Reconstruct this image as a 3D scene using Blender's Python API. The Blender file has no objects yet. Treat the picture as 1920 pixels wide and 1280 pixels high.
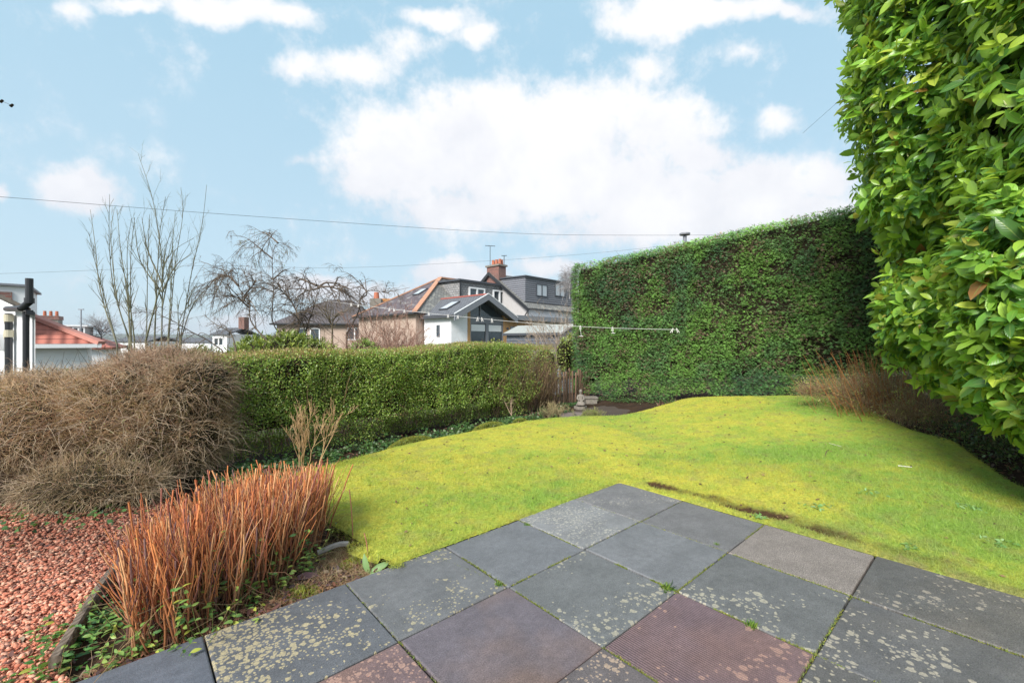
import bpy, math
import numpy as np
from mathutils import Vector
R = np.random.default_rng(7)
F = 817.0; EYE = 1.25
scn = bpy.context.scene
COL = scn.collection

def at(px, py, Y):
    """point seen at photo pixel (px,py) at distance Y in front of the camera"""
    return np.array([(px-960)/F*Y, Y, EYE-(py-640)/F*Y])
def nrm(a):
    a = np.asarray(a, float)
    return a/np.maximum(np.linalg.norm(a, axis=-1, keepdims=True), 1e-9)
def sm(x, a, b):
    t = np.clip((x-a)/(b-a), 0, 1); return t*t*(3-2*t)
def vnoise(P, scale=1.0, seed=0):
    P = np.asarray(P, float)*scale
    if P.shape[-1] == 2: P = np.concatenate([P, np.zeros(P.shape[:-1]+(1,))], -1)
    I = np.floor(P).astype(np.int64); f = P-I; f = f*f*(3-2*f)
    def h(i, j, k):
        n = (i*374761393+j*668265263+k*2147483647+seed*974711) & 0xffffffff
        n = ((n ^ (n >> 13))*1274126177) & 0xffffffff
        n = (n ^ (n >> 16)) & 0xffff
        return n/65535.0
    r = 0
    for a in (0, 1):
        for b in (0, 1):
            for c in (0, 1):
                w = (f[..., 0] if a else 1-f[..., 0])*(f[..., 1] if b else 1-f[..., 1])*(f[..., 2] if c else 1-f[..., 2])
                r = r+w*h(I[..., 0]+a, I[..., 1]+b, I[..., 2]+c)
    return r
def fbm(P, scale=1.0, seed=0, o=3):
    r = 0; t = 0
    for k in range(o):
        r = r+vnoise(P, scale*2**k, seed+k*17)*.5**k; t += .5**k
    return r/t
def seg_dist(P, A, B):
    A = np.asarray(A, float); B = np.asarray(B, float)
    d = B-A; t = np.clip(((P-A)@d)/(d@d), 0, 1)
    return np.linalg.norm(P-(A+t[:, None]*d), axis=1)
def poly_dist(P, poly):
    return np.min([seg_dist(P, poly[i], poly[(i+1) % len(poly)]) for i in range(len(poly))], axis=0)
def inside(P, poly):
    c = np.zeros(len(P), bool); n = len(poly)
    for i in range(n):
        x1, y1 = poly[i]; x2, y2 = poly[(i+1) % n]
        k = (y1 > P[:, 1]) != (y2 > P[:, 1])
        xs = (x2-x1)*(P[:, 1]-y1)/((y2-y1) if y2 != y1 else 1e-9)+x1
        c ^= k & (P[:, 0] < xs)
    return c
def smooth_poly(poly, n=5):
    P = np.array(poly, float); out = []
    for i in range(len(P)):
        a, b, c, d = P[i-1], P[i], P[(i+1) % len(P)], P[(i+2) % len(P)]
        for k in range(n):
            t = k/n
            out.append(.5*((2*b)+(-a+c)*t+(2*a-5*b+4*c-d)*t*t+(-a+3*b-3*c+d)*t**3))
    return np.array(out)

# ------------------------------------------------------------------ objects
WL = {}
def _tag(o, label=None, cat=None, group=None, kind=None):
    if label: o['label'] = label
    if cat: o['category'] = cat
    if group: o['group'] = group
    if kind: o['kind'] = kind
    return o
def thing(name, label, cat, loc=(0, 0, 0), group=None, kind=None):
    o = bpy.data.objects.new(name, None); COL.objects.link(o)
    o.location = loc; o.empty_display_size = .1
    WL[o.name] = np.array(loc, float)
    return _tag(o, label, cat, group, kind)
def nmesh(name, V, Fc, mat, parent=None, tint=None, uv=None, smooth=False, label=None, cat=None, group=None, kind=None):
    """V (n,3) world, Fc (m,k) or list of faces. One mesh object."""
    V = np.asarray(V, np.float32)
    if parent is not None: off = WL[parent.name]
    else: off = np.array([V[:, 0].mean(), V[:, 1].mean(), V[:, 2].min()])
    me = bpy.data.meshes.new(name)
    if isinstance(Fc, np.ndarray):
        m, k = Fc.shape
        me.vertices.add(len(V)); me.vertices.foreach_set('co', (V-off).astype(np.float32).ravel())
        me.loops.add(m*k); me.loops.foreach_set('vertex_index', Fc.astype(np.int32).ravel())
        me.polygons.add(m); me.polygons.foreach_set('loop_start', np.arange(0, m*k, k, dtype=np.int32))
        if smooth: me.polygons.foreach_set('use_smooth', np.ones(m, bool))
        me.update(calc_edges=True)
    else:
        me.from_pydata((V-off).tolist(), [], [list(map(int, f)) for f in Fc])
        if smooth: me.polygons.foreach_set('use_smooth', np.ones(len(me.polygons), bool))
        me.update()
    if tint is not None:
        a = me.color_attributes.new('tint', 'FLOAT_COLOR', 'POINT')
        t = np.ones((len(V), 4), np.float32); t[:, :3] = tint
        a.data.foreach_set('color', t.ravel())
    if uv is not None:
        l = me.uv_layers.new(name='UVMap')
        idx = np.empty(len(me.loops), np.int32); me.loops.foreach_get('vertex_index', idx)
        l.data.foreach_set('uv', np.asarray(uv, np.float32)[idx].ravel())
    me.materials.append(mat)
    o = bpy.data.objects.new(name, me); COL.objects.link(o)
    if parent is not None:
        o.parent = parent; WL[o.name] = WL[parent.name]
    else:
        o.location = off; WL[o.name] = off
    return _tag(o, label, cat, group, kind)

class MB:
    """collects polygons; metre-true UVs per face (u along the level direction, v up the slope)"""
    def __init__(s): s.V = []; s.Fc = []; s.UV = []
    def face(s, pts):
        pts = [np.asarray(p, float) for p in pts]
        n = np.zeros(3)
        for i in range(len(pts)): n += np.cross(pts[i]-pts[0], pts[(i+1) % len(pts)]-pts[0])
        n = nrm(n); h = np.cross([0, 0, 1], n)
        h = np.array([1., 0, 0]) if np.linalg.norm(h) < .05 else nrm(h)
        q = np.cross(n, h); b = len(s.V)
        s.V += pts; s.Fc.append(list(range(b, b+len(pts)))); s.UV += [(p@h, p@q) for p in pts]
    def prism(s, pts, d):
        """polygon pts swept by vector d, closed"""
        pts = [np.asarray(p, float) for p in pts]; d = np.asarray(d, float)
        n = np.zeros(3)
        for i in range(len(pts)): n += np.cross(pts[i]-pts[0], pts[(i+1) % len(pts)]-pts[0])
        if n@d > 0: pts = pts[::-1]
        q = [p+d for p in pts]
        s.face(pts); s.face(q[::-1])
        for i in range(len(pts)):
            j = (i+1) % len(pts); s.face([pts[j], pts[i], q[i], q[j]])
    def box(s, fr, u0, u1, v0, v1, z0, z1):
        a = [fr(u0, v0, z0), fr(u1, v0, z0), fr(u1, v1, z0), fr(u0, v1, z0)]
        s.prism(a, np.array([0, 0, z1-z0]))
    def beam(s, A, B, w, h):
        A = np.asarray(A, float); B = np.asarray(B, float); d = nrm(B-A)
        x = np.cross(d, [0, 0, 1.]); x = np.array([1., 0, 0]) if np.linalg.norm(x) < .05 else nrm(x)
        z = np.cross(x, d)
        s.prism([A+x*w/2+z*h/2, A-x*w/2+z*h/2, A-x*w/2-z*h/2, A+x*w/2-z*h/2], B-A)
    def cyl(s, A, B, r0, r1=None, n=12, caps=True):
        r1 = r0 if r1 is None else r1
        A = np.asarray(A, float); B = np.asarray(B, float); d = nrm(B-A)
        x = nrm(np.cross(d, [.31, .82, .47])); y = np.cross(d, x)
        a = [A+r0*(x*math.cos(t)+y*math.sin(t)) for t in np.arange(n)*2*math.pi/n]
        b = [B+r1*(x*math.cos(t)+y*math.sin(t)) for t in np.arange(n)*2*math.pi/n]
        for i in range(n):
            j = (i+1) % n; s.face([a[i], a[j], b[j], b[i]])
        if caps: s.face(a[::-1]); s.face(b)
    def build(s, name, mat, parent=None, **k):
        V = np.array(s.V)
        off = WL[parent.name] if parent is not None else np.array([V[:, 0].mean(), V[:, 1].mean(), V[:, 2].min()])
        me = bpy.data.meshes.new(name); me.from_pydata((V-off).tolist(), [], s.Fc)
        l = me.uv_layers.new(name='UVMap')
        l.data.foreach_set('uv', np.array([s.UV[i] for f in s.Fc for i in f], np.float32).ravel())
        me.materials.append(mat); me.update()
        o = bpy.data.objects.new(name, me); COL.objects.link(o)
        if parent is not None: o.parent = parent; WL[o.name] = WL[parent.name]
        else: o.location = off; WL[o.name] = off
        return _tag(o, **k)

def cards(O, D, Nn, L, W, tpl, tf, tint, zs=None):
    """N copies of a leaf template: origin O, length dir D, normal Nn, length L, width W"""
    D = nrm(D); X = nrm(np.cross(D, Nn)); Z = np.cross(X, D)
    zs = L if zs is None else zs
    T = np.asarray(tpl, float); t = len(T); N = len(O)
    V = (O[:, None]+(W[:, None]*T[:, 0])[..., None]*X[:, None]+(L[:, None]*T[:, 1])[..., None]*D[:, None]
         + (zs[:, None]*T[:, 2])[..., None]*Z[:, None]).reshape(-1, 3)
    Fc = (np.asarray(tf)[None]+(np.arange(N)*t)[:, None, None]).reshape(-1, len(tf[0]))
    return V, Fc, np.repeat(tint, t, axis=0)
DIAMOND = [(0, 0, 0), (.5, .45, .06), (0, 1, 0), (-.5, .45, .06)]; DIAMOND_F = [(0, 1, 2, 3)]
def _leaf_tpl():
    T = []; UV = []
    for y, w in ((0, .06), (.2, .72), (.48, 1.), (.78, .72), (1, .05)):
        for x in (-.5, 0, .5):
            T.append((x*w, y, (abs(x)*.16*w)-.22*y*y)); UV.append((x+.5, y))
    Fq = [(r*3+c, r*3+c+1, r*3+c+4, r*3+c+3) for r in range(4) for c in range(2)]
    return T, Fq, UV
LEAF, LEAF_F, LEAF_UV = _leaf_tpl()
BLADE = [(-.5, 0, 0), (.5, 0, 0), (.3, .6, .05), (0, 1, .2), (-.3, .6, .05)]; BLADE_F = [(0, 1, 2, 3, 4)]
TRI = [(-.5, 0, 0), (.5, 0, 0), (0, 1, .25)]; TRI_F = [(0, 1, 2)]

def tubes(P, Rr, sides=3, tint=None):
    """P (N,k,3) polylines, Rr (N,k) radii"""
    N, k, _ = P.shape
    T = nrm(np.gradient(P, axis=1)); ref = nrm(R.normal(size=(N, 1, 3)))
    X = nrm(np.cross(T, ref)); Y = np.cross(T, X)
    a = np.arange(sides)*2*math.pi/sides
    V = P[:, :, None]+Rr[:, :, None, None]*(X[:, :, None]*np.cos(a)[:, None]+Y[:, :, None]*np.sin(a)[:, None])
    i = np.arange(k-1)[:, None]*sides; j = np.arange(sides)[None]; j2 = (j+1) % sides
    q = np.stack([i+j, i+j2, i+sides+j2, i+sides+j], -1).reshape(-1, 4)
    Fc = (q[None]+(np.arange(N)*k*sides)[:, None, None]).reshape(-1, 4)
    t = None if tint is None else np.repeat(tint, k*sides, axis=0) if tint.ndim == 2 else np.repeat(tint.reshape(-1, 3), sides, axis=0)
    return V.reshape(-1, 3), Fc, t
def join(parts):
    V = []; Fc = []; T = []; b = 0
    for v, f, t in parts:
        V.append(v); Fc.append(f+b); T.append(t); b += len(v)
    return np.concatenate(V), np.concatenate(Fc), (None if T[0] is None else np.concatenate(T))
def resample(pts, k):
    pts = np.asarray(pts, float)
    if len(pts) > 2:    # catmull-rom
        out = []
        Q = np.vstack([2*pts[0]-pts[1], pts, 2*pts[-1]-pts[-2]])
        for i in range(len(pts)-1):
            a, b, c, d = Q[i:i+4]
            for t in np.arange(0, 1, .1):
                out.append(.5*((2*b)+(-a+c)*t+(2*a-5*b+4*c-d)*t*t+(-a+3*b-3*c+d)*t**3))
        out.append(pts[-1]); pts = np.array(out)
    s = np.r_[0, np.cumsum(np.linalg.norm(np.diff(pts, axis=0), axis=1))]
    return np.stack([np.interp(np.linspace(0, s[-1], k), s, pts[:, i]) for i in range(3)], 1)
def mixc(a, b, t): return np.asarray(a)*(1-t[:, None])+np.asarray(b)*t[:, None]
def pick(cols, w, n, jit=.15):
    c = np.asarray(cols, float)[R.choice(len(cols), n, p=np.array(w)/sum(w))]
    return c*(1+R.uniform(-jit, jit, (n, 1)))

# ------------------------------------------------------------------ materials
def mat(name, build):
    m = bpy.data.materials.new(name); m.use_nodes = True
    nt = m.node_tree; nt.nodes.clear()
    out = nt.nodes.new('ShaderNodeOutputMaterial')
    nt.links.new(build(nt), out.inputs['Surface'])
    return m
def nd(nt, typ, ins=None, **k):
    n = nt.nodes.new(typ)
    for a, v in k.items(): setattr(n, a, v)
    for a, v in (ins or {}).items():
        if hasattr(v, 'is_output') or isinstance(v, bpy.types.NodeSocket): nt.links.new(v, n.inputs[a])
        else: n.inputs[a].default_value = v
    return n
def c4(c): return (c[0], c[1], c[2], 1)
def ramp(nt, fac, stops):
    n = nd(nt, 'ShaderNodeValToRGB', {0: fac}); e = n.color_ramp.elements
    e[0].position, e[0].color = stops[0][0], c4(stops[0][1]); e[1].position, e[1].color = stops[-1][0], c4(stops[-1][1])
    for p, c in stops[1:-1]:
        q = e.new(p); q.color = c4(c)
    return n.outputs[0]
def mixn(nt, fac, a, b, mode='MIX'):
    n = nd(nt, 'ShaderNodeMix', data_type='RGBA', blend_type=mode)
    for i, v in ((0, fac), (6, a), (7, b)):
        if isinstance(v, bpy.types.NodeSocket): nt.links.new(v, n.inputs[i])
        else: n.inputs[i].default_value = v if i == 0 else c4(v)
    return n.outputs[2]
def mathn(nt, op, a, b=0., c=None):
    n = nd(nt, 'ShaderNodeMath', operation=op)
    for i, v in enumerate((a, b) if c is None else (a, b, c)):
        if isinstance(v, bpy.types.NodeSocket): nt.links.new(v, n.inputs[i])
        else: n.inputs[i].default_value = v
    return n.outputs[0]
def noise(nt, vec, scale, detail=4, rough=.6, out=0):
    n = nd(nt, 'ShaderNodeTexNoise', {'Scale': scale, 'Detail': detail, 'Roughness': rough})
    nt.links.new(vec, n.inputs['Vector']); return n.outputs[out]
def coord(nt, w='Object'): return nd(nt, 'ShaderNodeTexCoord').outputs[w]
def bsdf(nt, col, rough=.6, bump=None, bstr=.3, bdist=.01, metal=0, spec=.5, extra=None):
    n = nd(nt, 'ShaderNodeBsdfPrincipled', {'Metallic': metal, 'Specular IOR Level': spec})
    for k, v in (('Base Color', col), ('Roughness', rough)):
        if isinstance(v, bpy.types.NodeSocket): nt.links.new(v, n.inputs[k])
        else: n.inputs[k].default_value = c4(v) if k == 'Base Color' else v
    if bump is not None:
        b = nd(nt, 'ShaderNodeBump', {'Strength': bstr, 'Distance': bdist, 'Height': bump})
        nt.links.new(b.outputs[0], n.inputs['Normal'])
    return n.outputs[0]
def m_plain(name, col, rough=.6, var=.15, scale=6, bstr=.15, spec=.5, metal=0):
    def f(nt):
        v = coord(nt); n = noise(nt, v, scale); n2 = noise(nt, v, scale*9, 3)
        c = mixn(nt, n, tuple(x*(1-var) for x in col), tuple(x*(1+var) for x in col))
        return bsdf(nt, c, rough, n2, bstr, .005, metal, spec)
    return mat(name, f)
def m_leaf(name, rough=.45, trans=.3, spec=.5, vein=False, tcol=(1.25, 1.15, .5)):
    def f(nt):
        a = nd(nt, 'ShaderNodeAttribute', attribute_name='tint').outputs['Color']
        g = nd(nt, 'ShaderNodeNewGeometry')
        c = mixn(nt, mathn(nt, 'MULTIPLY', g.outputs['Backfacing'], .45), a, (.26, .36, .12))
        bump = None
        if vein:
            uv = nd(nt, 'ShaderNodeSeparateXYZ', {0: coord(nt, 'UV')})
            d = mathn(nt, 'ABSOLUTE', mathn(nt, 'SUBTRACT', uv.outputs[0], .5))
            k = nd(nt, 'ShaderNodeMapRange', {0: d, 1: .012, 2: .045, 3: 1., 4: 0.}).outputs[0]
            w = mathn(nt, 'SINE', mathn(nt, 'MULTIPLY', mathn(nt, 'SUBTRACT', uv.outputs[1], mathn(nt, 'MULTIPLY', d, .5)), 55.))
            c = mixn(nt, mathn(nt, 'MULTIPLY', k, .75), c, (.30, .42, .10))
            bump = w
        p = bsdf(nt, c, rough, bump, .12, .002, 0, spec)
        if trans <= 0: return p
        t = nd(nt, 'ShaderNodeBsdfTranslucent', {'Color': mixn(nt, 1., c, tcol, 'MULTIPLY')})
        return nd(nt, 'ShaderNodeMixShader', {0: trans, 1: p, 2: t.outputs[0]}).outputs[0]
    return mat(name, f)
def m_tint(name, rough=.8, var=.25, scale=30, bstr=.3, spec=.3):
    def f(nt):
        a = nd(nt, 'ShaderNodeAttribute', attribute_name='tint').outputs['Color']
        n = noise(nt, coord(nt), scale)
        c = mixn(nt, 1., a, ramp(nt, n, [(.25, (1-var,)*3), (.75, (1+var,)*3)]), 'MULTIPLY')
        return bsdf(nt, c, rough, n, bstr, .005, 0, spec)
    return mat(name, f)

M_LAUREL = m_leaf('laurel_leaf', .28, .44, .5, True)
M_LEAF = m_leaf('small_leaf', .42, .28)
M_CONIFER = m_leaf('conifer_spray', .6, .12, .3)
M_TWIG = m_tint('twig', .75, .2, 60, .2)
M_DRY = m_leaf('dry_leaf', .7, .15, .3, tcol=(1, .8, .6))
M_GRASS = m_leaf('grass_blade', .6, .3, .3, tcol=(1.1, 1.1, .5))
M_BARK = m_plain('bark', (.09, .07, .05), .9, .35, 25, .6)
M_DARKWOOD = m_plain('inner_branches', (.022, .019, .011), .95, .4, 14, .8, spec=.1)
M_BLACK = m_plain('black_plastic', (.022, .024, .028), .35, .2)
M_WHITEP = m_plain('white_paint', (.78, .79, .80), .5, .04)
M_GREYP = m_plain('grey_paint', (.19, .20, .225), .5, .08)
M_DKGREY = m_plain('dark_fascia', (.055, .06, .072), .5, .1)
M_STONE = m_plain('weathered_stone', (.20, .18, .155), .9, .45, 18, .6)
M_TERRA = m_plain('terracotta', (.40, .13, .07), .8, .25, 5)
M_ROPE = m_plain('white_cord', (.72, .72, .72), .6, .05)
M_WIRE = m_plain('cable', (.05, .055, .06), .6, .1)
M_PEG = m_plain('peg', (.72, .70, .68), .5, .08)
def m_render(name, col, dirt=.25, sc=1.4):
    def f(nt):
        v = coord(nt); n = noise(nt, v, sc, 6, .65); g = noise(nt, v, 60, 3)
        c = mixn(nt, nd(nt, 'ShaderNodeMapRange', {0: n, 1: .5, 2: .8, 3: 0., 4: dirt}).outputs[0], col, (.30, .27, .20))
        return bsdf(nt, c, .9, g, .35, .01, 0, .2)
    return mat(name, f)
M_HARL = m_render('white_harling', (.84, .85, .87))
M_TANHARL = m_render('tan_harling', (.44, .34, .28), .4)
M_GREYHARL = m_render('grey_harling', (.40, .39, .39), .4)
def m_tiles(name, a, b, w, h, mortar, moss=None, rough=.7, bd=.02, msize=.02):
    def f(nt):
        uv = coord(nt, 'UV')
        br = nd(nt, 'ShaderNodeTexBrick', {'Vector': uv, 'Color1': c4(a), 'Color2': c4(b), 'Mortar': c4(mortar), 'Scale': 1., 'Mortar Size': msize,
                                           'Mortar Smooth': .3, 'Bias': 0., 'Brick Width': w, 'Row Height': h})
        n = noise(nt, uv, 1.6, 6, .7); n2 = noise(nt, uv, 9, 4)
        c = mixn(nt, 1., br.outputs['Color'], ramp(nt, n2, [(.25, (.7,)*3), (.75, (1.3,)*3)]), 'MULTIPLY')
        if moss: c = mixn(nt, nd(nt, 'ShaderNodeMapRange', {0: n, 1: .52, 2: .66, 3: 0., 4: .8}).outputs[0], c, moss)
        hgt = mathn(nt, 'SUBTRACT', n2, mathn(nt, 'MULTIPLY', br.outputs['Fac'], 1.5))
        return bsdf(nt, c, rough, hgt, .6, bd, 0, .3)
    return mat(name, f)
M_SLATE = m_tiles('grey_slate', (.16, .168, .185), (.125, .13, .148), .3, .2, (.03, .03, .035))
M_SLATE_SHADED = m_tiles('shaded_purple_tile', (.135, .105, .12), (.10, .082, .092), .28, .22, (.04, .036, .04), (.30, .29, .27))  # purple tile, with the shade of the left slope in its dark tone
M_SLATE_MOSS = m_tiles('lichened_slate', (.24, .24, .23), (.16, .16, .155), .3, .22, (.06, .06, .06), (.34, .33, .28))
M_BROWNROOF = m_tiles('brown_slate', (.13, .112, .118), (.10, .088, .095), .3, .24, (.02, .02, .02), (.12, .10, .085))
M_HUNG = m_tiles('hung_slate', (.30, .30, .305), (.22, .22, .225), .34, .2, (.05, .05, .052), (.3, .29, .27), msize=.018)
M_BOARD = m_tiles('dark_boarding', (.20, .207, .235), (.18, .187, .215), 30, .19, (.035, .036, .042), msize=.03)
M_TIMBER = m_tiles('larch_boarding', (.56, .33, .15), (.48, .27, .12), .12, 30, (.20, .11, .05), msize=.01)
M_BRICK = m_tiles('red_brick', (.26, .10, .075), (.17, .08, .07), .23, .075, (.2, .17, .15), msize=.012)
M_REDTILE = m_tiles('red_concrete_tile', (.42, .15, .115), (.34, .12, .095), .3, .33, (.12, .04, .035), (.40, .2, .16))
M_FELT = m_plain('shed_felt', (.30, .315, .30), .9, .12, 3)
M_SHEDSHADED = m_tiles('shed_boards_shaded', (.115, .135, .17), (.10, .12, .15), 30, .14, (.04, .045, .055), msize=.02)  # long side of the shed: its shade is put into the board colour
M_SHEDLIT = m_tiles('shed_boards_lit', (.30, .32, .36), (.27, .29, .33), 30, .14, (.12, .13, .15), msize=.02)  # same boards, coloured paler for the gable end that catches the light
M_ORANGE = m_plain('orange_ridge', (.42, .22, .14), .8, .3, 3)
def _glass(nt):
    g = nd(nt, 'ShaderNodeBsdfPrincipled', {'Base Color': c4((.035, .05, .06)), 'Roughness': .06, 'Specular IOR Level': .8})
    return g.outputs[0]
M_GLASS = mat('window_glass', _glass)
def _pale(nt):
    return nd(nt, 'ShaderNodeBsdfPrincipled', {'Base Color': c4((.42, .46, .50)), 'Roughness': .15}).outputs[0]
M_PALEGLASS = mat('pale_glass', _pale)  # pale blue grey pane colour, nothing modelled behind it

# ================================================================== SETTING: terrain
P00 = np.array([.952, 3.868]); EA = np.array([-.749, -.662])*.606; EB = np.array([.664, -.748])*.588
def grid_pt(a, b): return P00+EA*a+EB*b
LAWN = np.array([(-.60, 2.42), (-.89, 2.69), (-1.34, 3.05), (-1.85, 3.6), (-1.98, 4.05), (-1.78, 4.30), (-1.25, 5.1), (-.5, 5.9), (.33, 6.68),
                 (1.03, 7.0), (1.9, 7.12), (2.72, 7.66), (3.33, 8.0), (4.3, 7.45), (4.95, 6.95), (5.05, 6.4), (4.72, 5.6), (4.55, 4.95), (4.62, 4.55),
                 (4.33, 3.97), (4.1, 3.5), (3.95, 2.8), (3.85, 1.6), (3.7, .7)])
LAWN = np.vstack([smooth_poly(LAWN, 4)[:-4], [grid_pt(.012, 5.6), grid_pt(.012, .012), grid_pt(3.6, .012)]])
PATIO = np.array([grid_pt(0, 0), grid_pt(9, 0), grid_pt(9, 8), grid_pt(0, 8)])
HD = nrm(np.array([3.17, 3.3])); HN = np.array([HD[1], -HD[0]])   # left hedge direction, its garden-side normal
H0 = np.array([-2.9, 4.2])
BA = np.array([1.42, 9.85]); BB = np.array([5.25, 6.95]); BD = nrm(BB-BA); BN = np.array([BD[1], -BD[0]])  # big hedge
if BN[1] > 0: BN = -BN
def rise(x, y):
    return .105*np.maximum(0, x-1.7)*sm(y, 2.4, 6.5)*sm(-x, -9, -6)
def beyond_left(x, y): return -((x-H0[0])*HN[0]+(y-H0[1])*HN[1])
def soil_h(x, y):
    P = np.stack([x, y], -1)
    near = sm(-np.hypot(x, y), -16, -10)
    h = rise(x, y)-.075+(.03*(fbm(P, 3.1, 3)-.5)+.02*(vnoise(P, 14, 4)-.5))*near
    d = beyond_left(x, y); r = np.hypot(x, y)
    h = h+.055*np.exp(-((d+.05)/.35)**2)*near*sm(y, 3.4, 4.2)
    h = h-sm(d, 1.2, 9)*2.1*sm(x, 9, 3)-sm(r, 45, 400)*26
    h = h+sm(r, 1500, 2600)*(26+30*fbm(np.stack([np.arctan2(x, y)*4, 0*x], -1), 1.0, 9, 4)+18)
    return h
LSOFT = .05
def lawn_h(x, y):
    P = np.stack([x, y], -1)
    d = poly_dist(P, LAWN); dp = poly_dist(P, PATIO)
    hgt = rise(x, y)+.012+.045*sm(dp, .05, .9)+.008*(fbm(P, 1.3, 8)-.5)+.010*(fbm(P, 9, 5)-.5)
    hgt = hgt-np.where(dp > .12, .04, .0)*(1-sm(d, 0, LSOFT))**2
    return hgt
SCR = [np.array([1.24, 3.80]), np.array([1.62, 3.38]), np.array([2.02, 2.90]), np.array([2.42, 2.42])]
def scrape(P):
    d = np.min([seg_dist(P, SCR[i], SCR[i+1]) for i in range(3)], axis=0)
    fade = 1-sm(P[:, 0], 1.5, 2.35)*.75
    return (1-sm(d+.10*(fbm(P, 9, 31)-.5), .025, .085))*fade*(.35+.65*sm(fbm(P, 5, 33), .38, .52))
def lawn_tint(P):
    """moss/grass mixture colour of the turf"""
    n1 = fbm(P, 1.1, 41, 4); n2 = fbm(P, 6, 42, 3); n3 = vnoise(P, 38, 43)
    yel = np.array([.55, .50, .075]); grn = np.array([.225, .385, .065]); brn = np.array([.29, .23, .11])
    green = .08+.7*sm(n1, .54, .70)*.6+.3*sm(n2, .5, .7)
    for cx, cy, rx, ry, w in ((-.1, 3.35, .9, .28, .75), (.45, 3.75, .5, .3, .6), (-.55, 2.75, .4, .35, .45), (2.9, 4.4, 1.1, .40, .8), (3.6, 4.6, .9, .8, .5), (1.6, 2.9, 1.6, .25, .35), (3.0, 2.6, 1.2, .5, .4),
                              (1.3, 6.9, .9, .25, .45), (4.6, 6.5, .8, .8, .55), (-1.6, 4.2, .35, .4, .3), (3.6, 3.2, .8, .8, .45), (4.2, 5.6, .4, .9, .55)):
        d = ((P[:, 0]-cx)/rx)**2+((P[:, 1]-cy)/ry)**2
        green = green+1.0*w*np.exp(-d*(.7+.6*n2))
    green = np.clip(green*.75+.02+.45*(n3-.5)+.5*(fbm(P, 16, 47, 3)-.5), 0, .9)
    c = mixc(yel, grn, green)
    b = np.maximum(sm(fbm(P, 9, 44, 3), .58, .72)*.28, sm(vnoise(P, 24, 48), .86, .97)*.6)
    edge = np.exp(-((poly_dist(P, PATIO)/.35)**2))*sm(P[:, 0], 1.5, 2.4)
    b = np.clip(b+edge*sm(n2, .4, .6)*.6, 0, .8)
    c = mixc(c, brn, b)
    s = scrape(P); c = mixc(c, (.085, .045, .022), np.clip(s*1.8, 0, 1))
    return c*(.88+.24*n3[:, None])

# ground sheet to the horizon
gx = np.r_[-3200, -2600, -2200, -1800, -1400, -1000, -600, -300, -120, -60, -35, -24, np.arange(-16, 13, .14), 20, 30, 60, 120, 300, 700, 1400, 2200, 3200]
gy = np.r_[-3000, -1000, -200, -40, -8, -3, np.arange(-1, 14, .14), 18, 24, 32, 45, 70, 120, 300, 600, 1000, 1500, 1800, 2100, 2400, 2700, 3200]
X, Y = np.meshgrid(gx, gy); x, y = X.ravel(), Y.ravel()
z = soil_h(x, y); P2 = np.stack([x, y], 1)
z = np.where(inside(P2, PATIO), -.11, z)
nx, ny = len(gx), len(gy)
i = np.arange(nx-1)[None]+np.arange(ny-1)[:, None]*nx
Fq = np.stack([i, i+1, i+1+nx, i+nx], -1).reshape(-1, 4)
soil = mixc((.060, .036, .022), (.030, .020, .014), vnoise(P2, 6, 51))
far = sm(np.hypot(x, y), 12, 22); soil = mixc(soil, (.07, .085, .04), far)
lb = sm(beyond_left(x, y), 1.0, 2.5); soil = mixc(soil, (.07, .08, .035), lb)
M_SOIL = m_tint('soil', .95, .45, 22, .9, .15)
nmesh('ground', np.stack([x, y, z], 1), Fq, M_SOIL, tint=soil, smooth=True, kind='structure')

# lawn sheet
st = .03
gx = np.arange(-2.1, 5.2, st); gy = np.arange(.6, 8.1, st)
X, Y = np.meshgrid(gx, gy); P2 = np.stack([X.ravel(), Y.ravel()], 1)
nx, ny = len(gx), len(gy)
ins = inside(P2, LAWN) | (poly_dist(P2, LAWN) < st*1.45)
i = (np.arange(nx-1)[None]+np.arange(ny-1)[:, None]*nx).ravel()
Fq = np.stack([i, i+1, i+1+nx, i+nx], -1)
Fq = Fq[ins[Fq].all(1)]
used = np.unique(Fq); mp = np.zeros(nx*ny, int); mp[used] = np.arange(len(used)); P2 = P2[used]; Fq = mp[Fq]
# pull boundary verts back onto the edge line so the border is not stepped
o_ = ~inside(P2, LAWN) | (poly_dist(P2, LAWN) < st*.35)
def snap(P):
    best = np.full(len(P), 1e9); Q = P.copy()
    for i_ in range(len(LAWN)):
        A, B = LAWN[i_], LAWN[(i_+1) % len(LAWN)]; d = B-A; t = np.clip(((P-A)@d)/(d@d), 0, 1); C = A+t[:, None]*d
        e_ = np.linalg.norm(P-C, axis=1); m = e_ < best; best[m] = e_[m]; Q[m] = C[m]
    return Q
P2[o_] = snap(P2[o_]); Fq = Fq[~o_[Fq].all(1)]
zz = lawn_h(P2[:, 0], P2[:, 1])-.014*scrape(P2)
zz = np.where(o_ & (poly_dist(P2, PATIO) < .03), .0008, zz)
def _lawn(nt):
    a = nd(nt, 'ShaderNodeAttribute', attribute_name='tint').outputs['Color']
    v = coord(nt); n = noise(nt, v, 45, 5, .7); n2 = noise(nt, v, 160, 3, .7)
    c = mixn(nt, 1., a, ramp(nt, n, [(.3, (.6, .64, .55)), (.7, (1.3, 1.28, 1.3))]), 'MULTIPLY')
    return bsdf(nt, c, .85, mathn(nt, 'ADD', n, n2), .9, .012, 0, .15)
M_LAWN = mat('moss_turf', _lawn)
nmesh('lawn', np.c_[P2, zz], Fq, M_LAWN, tint=lawn_tint(P2), smooth=True, kind='structure')

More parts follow.
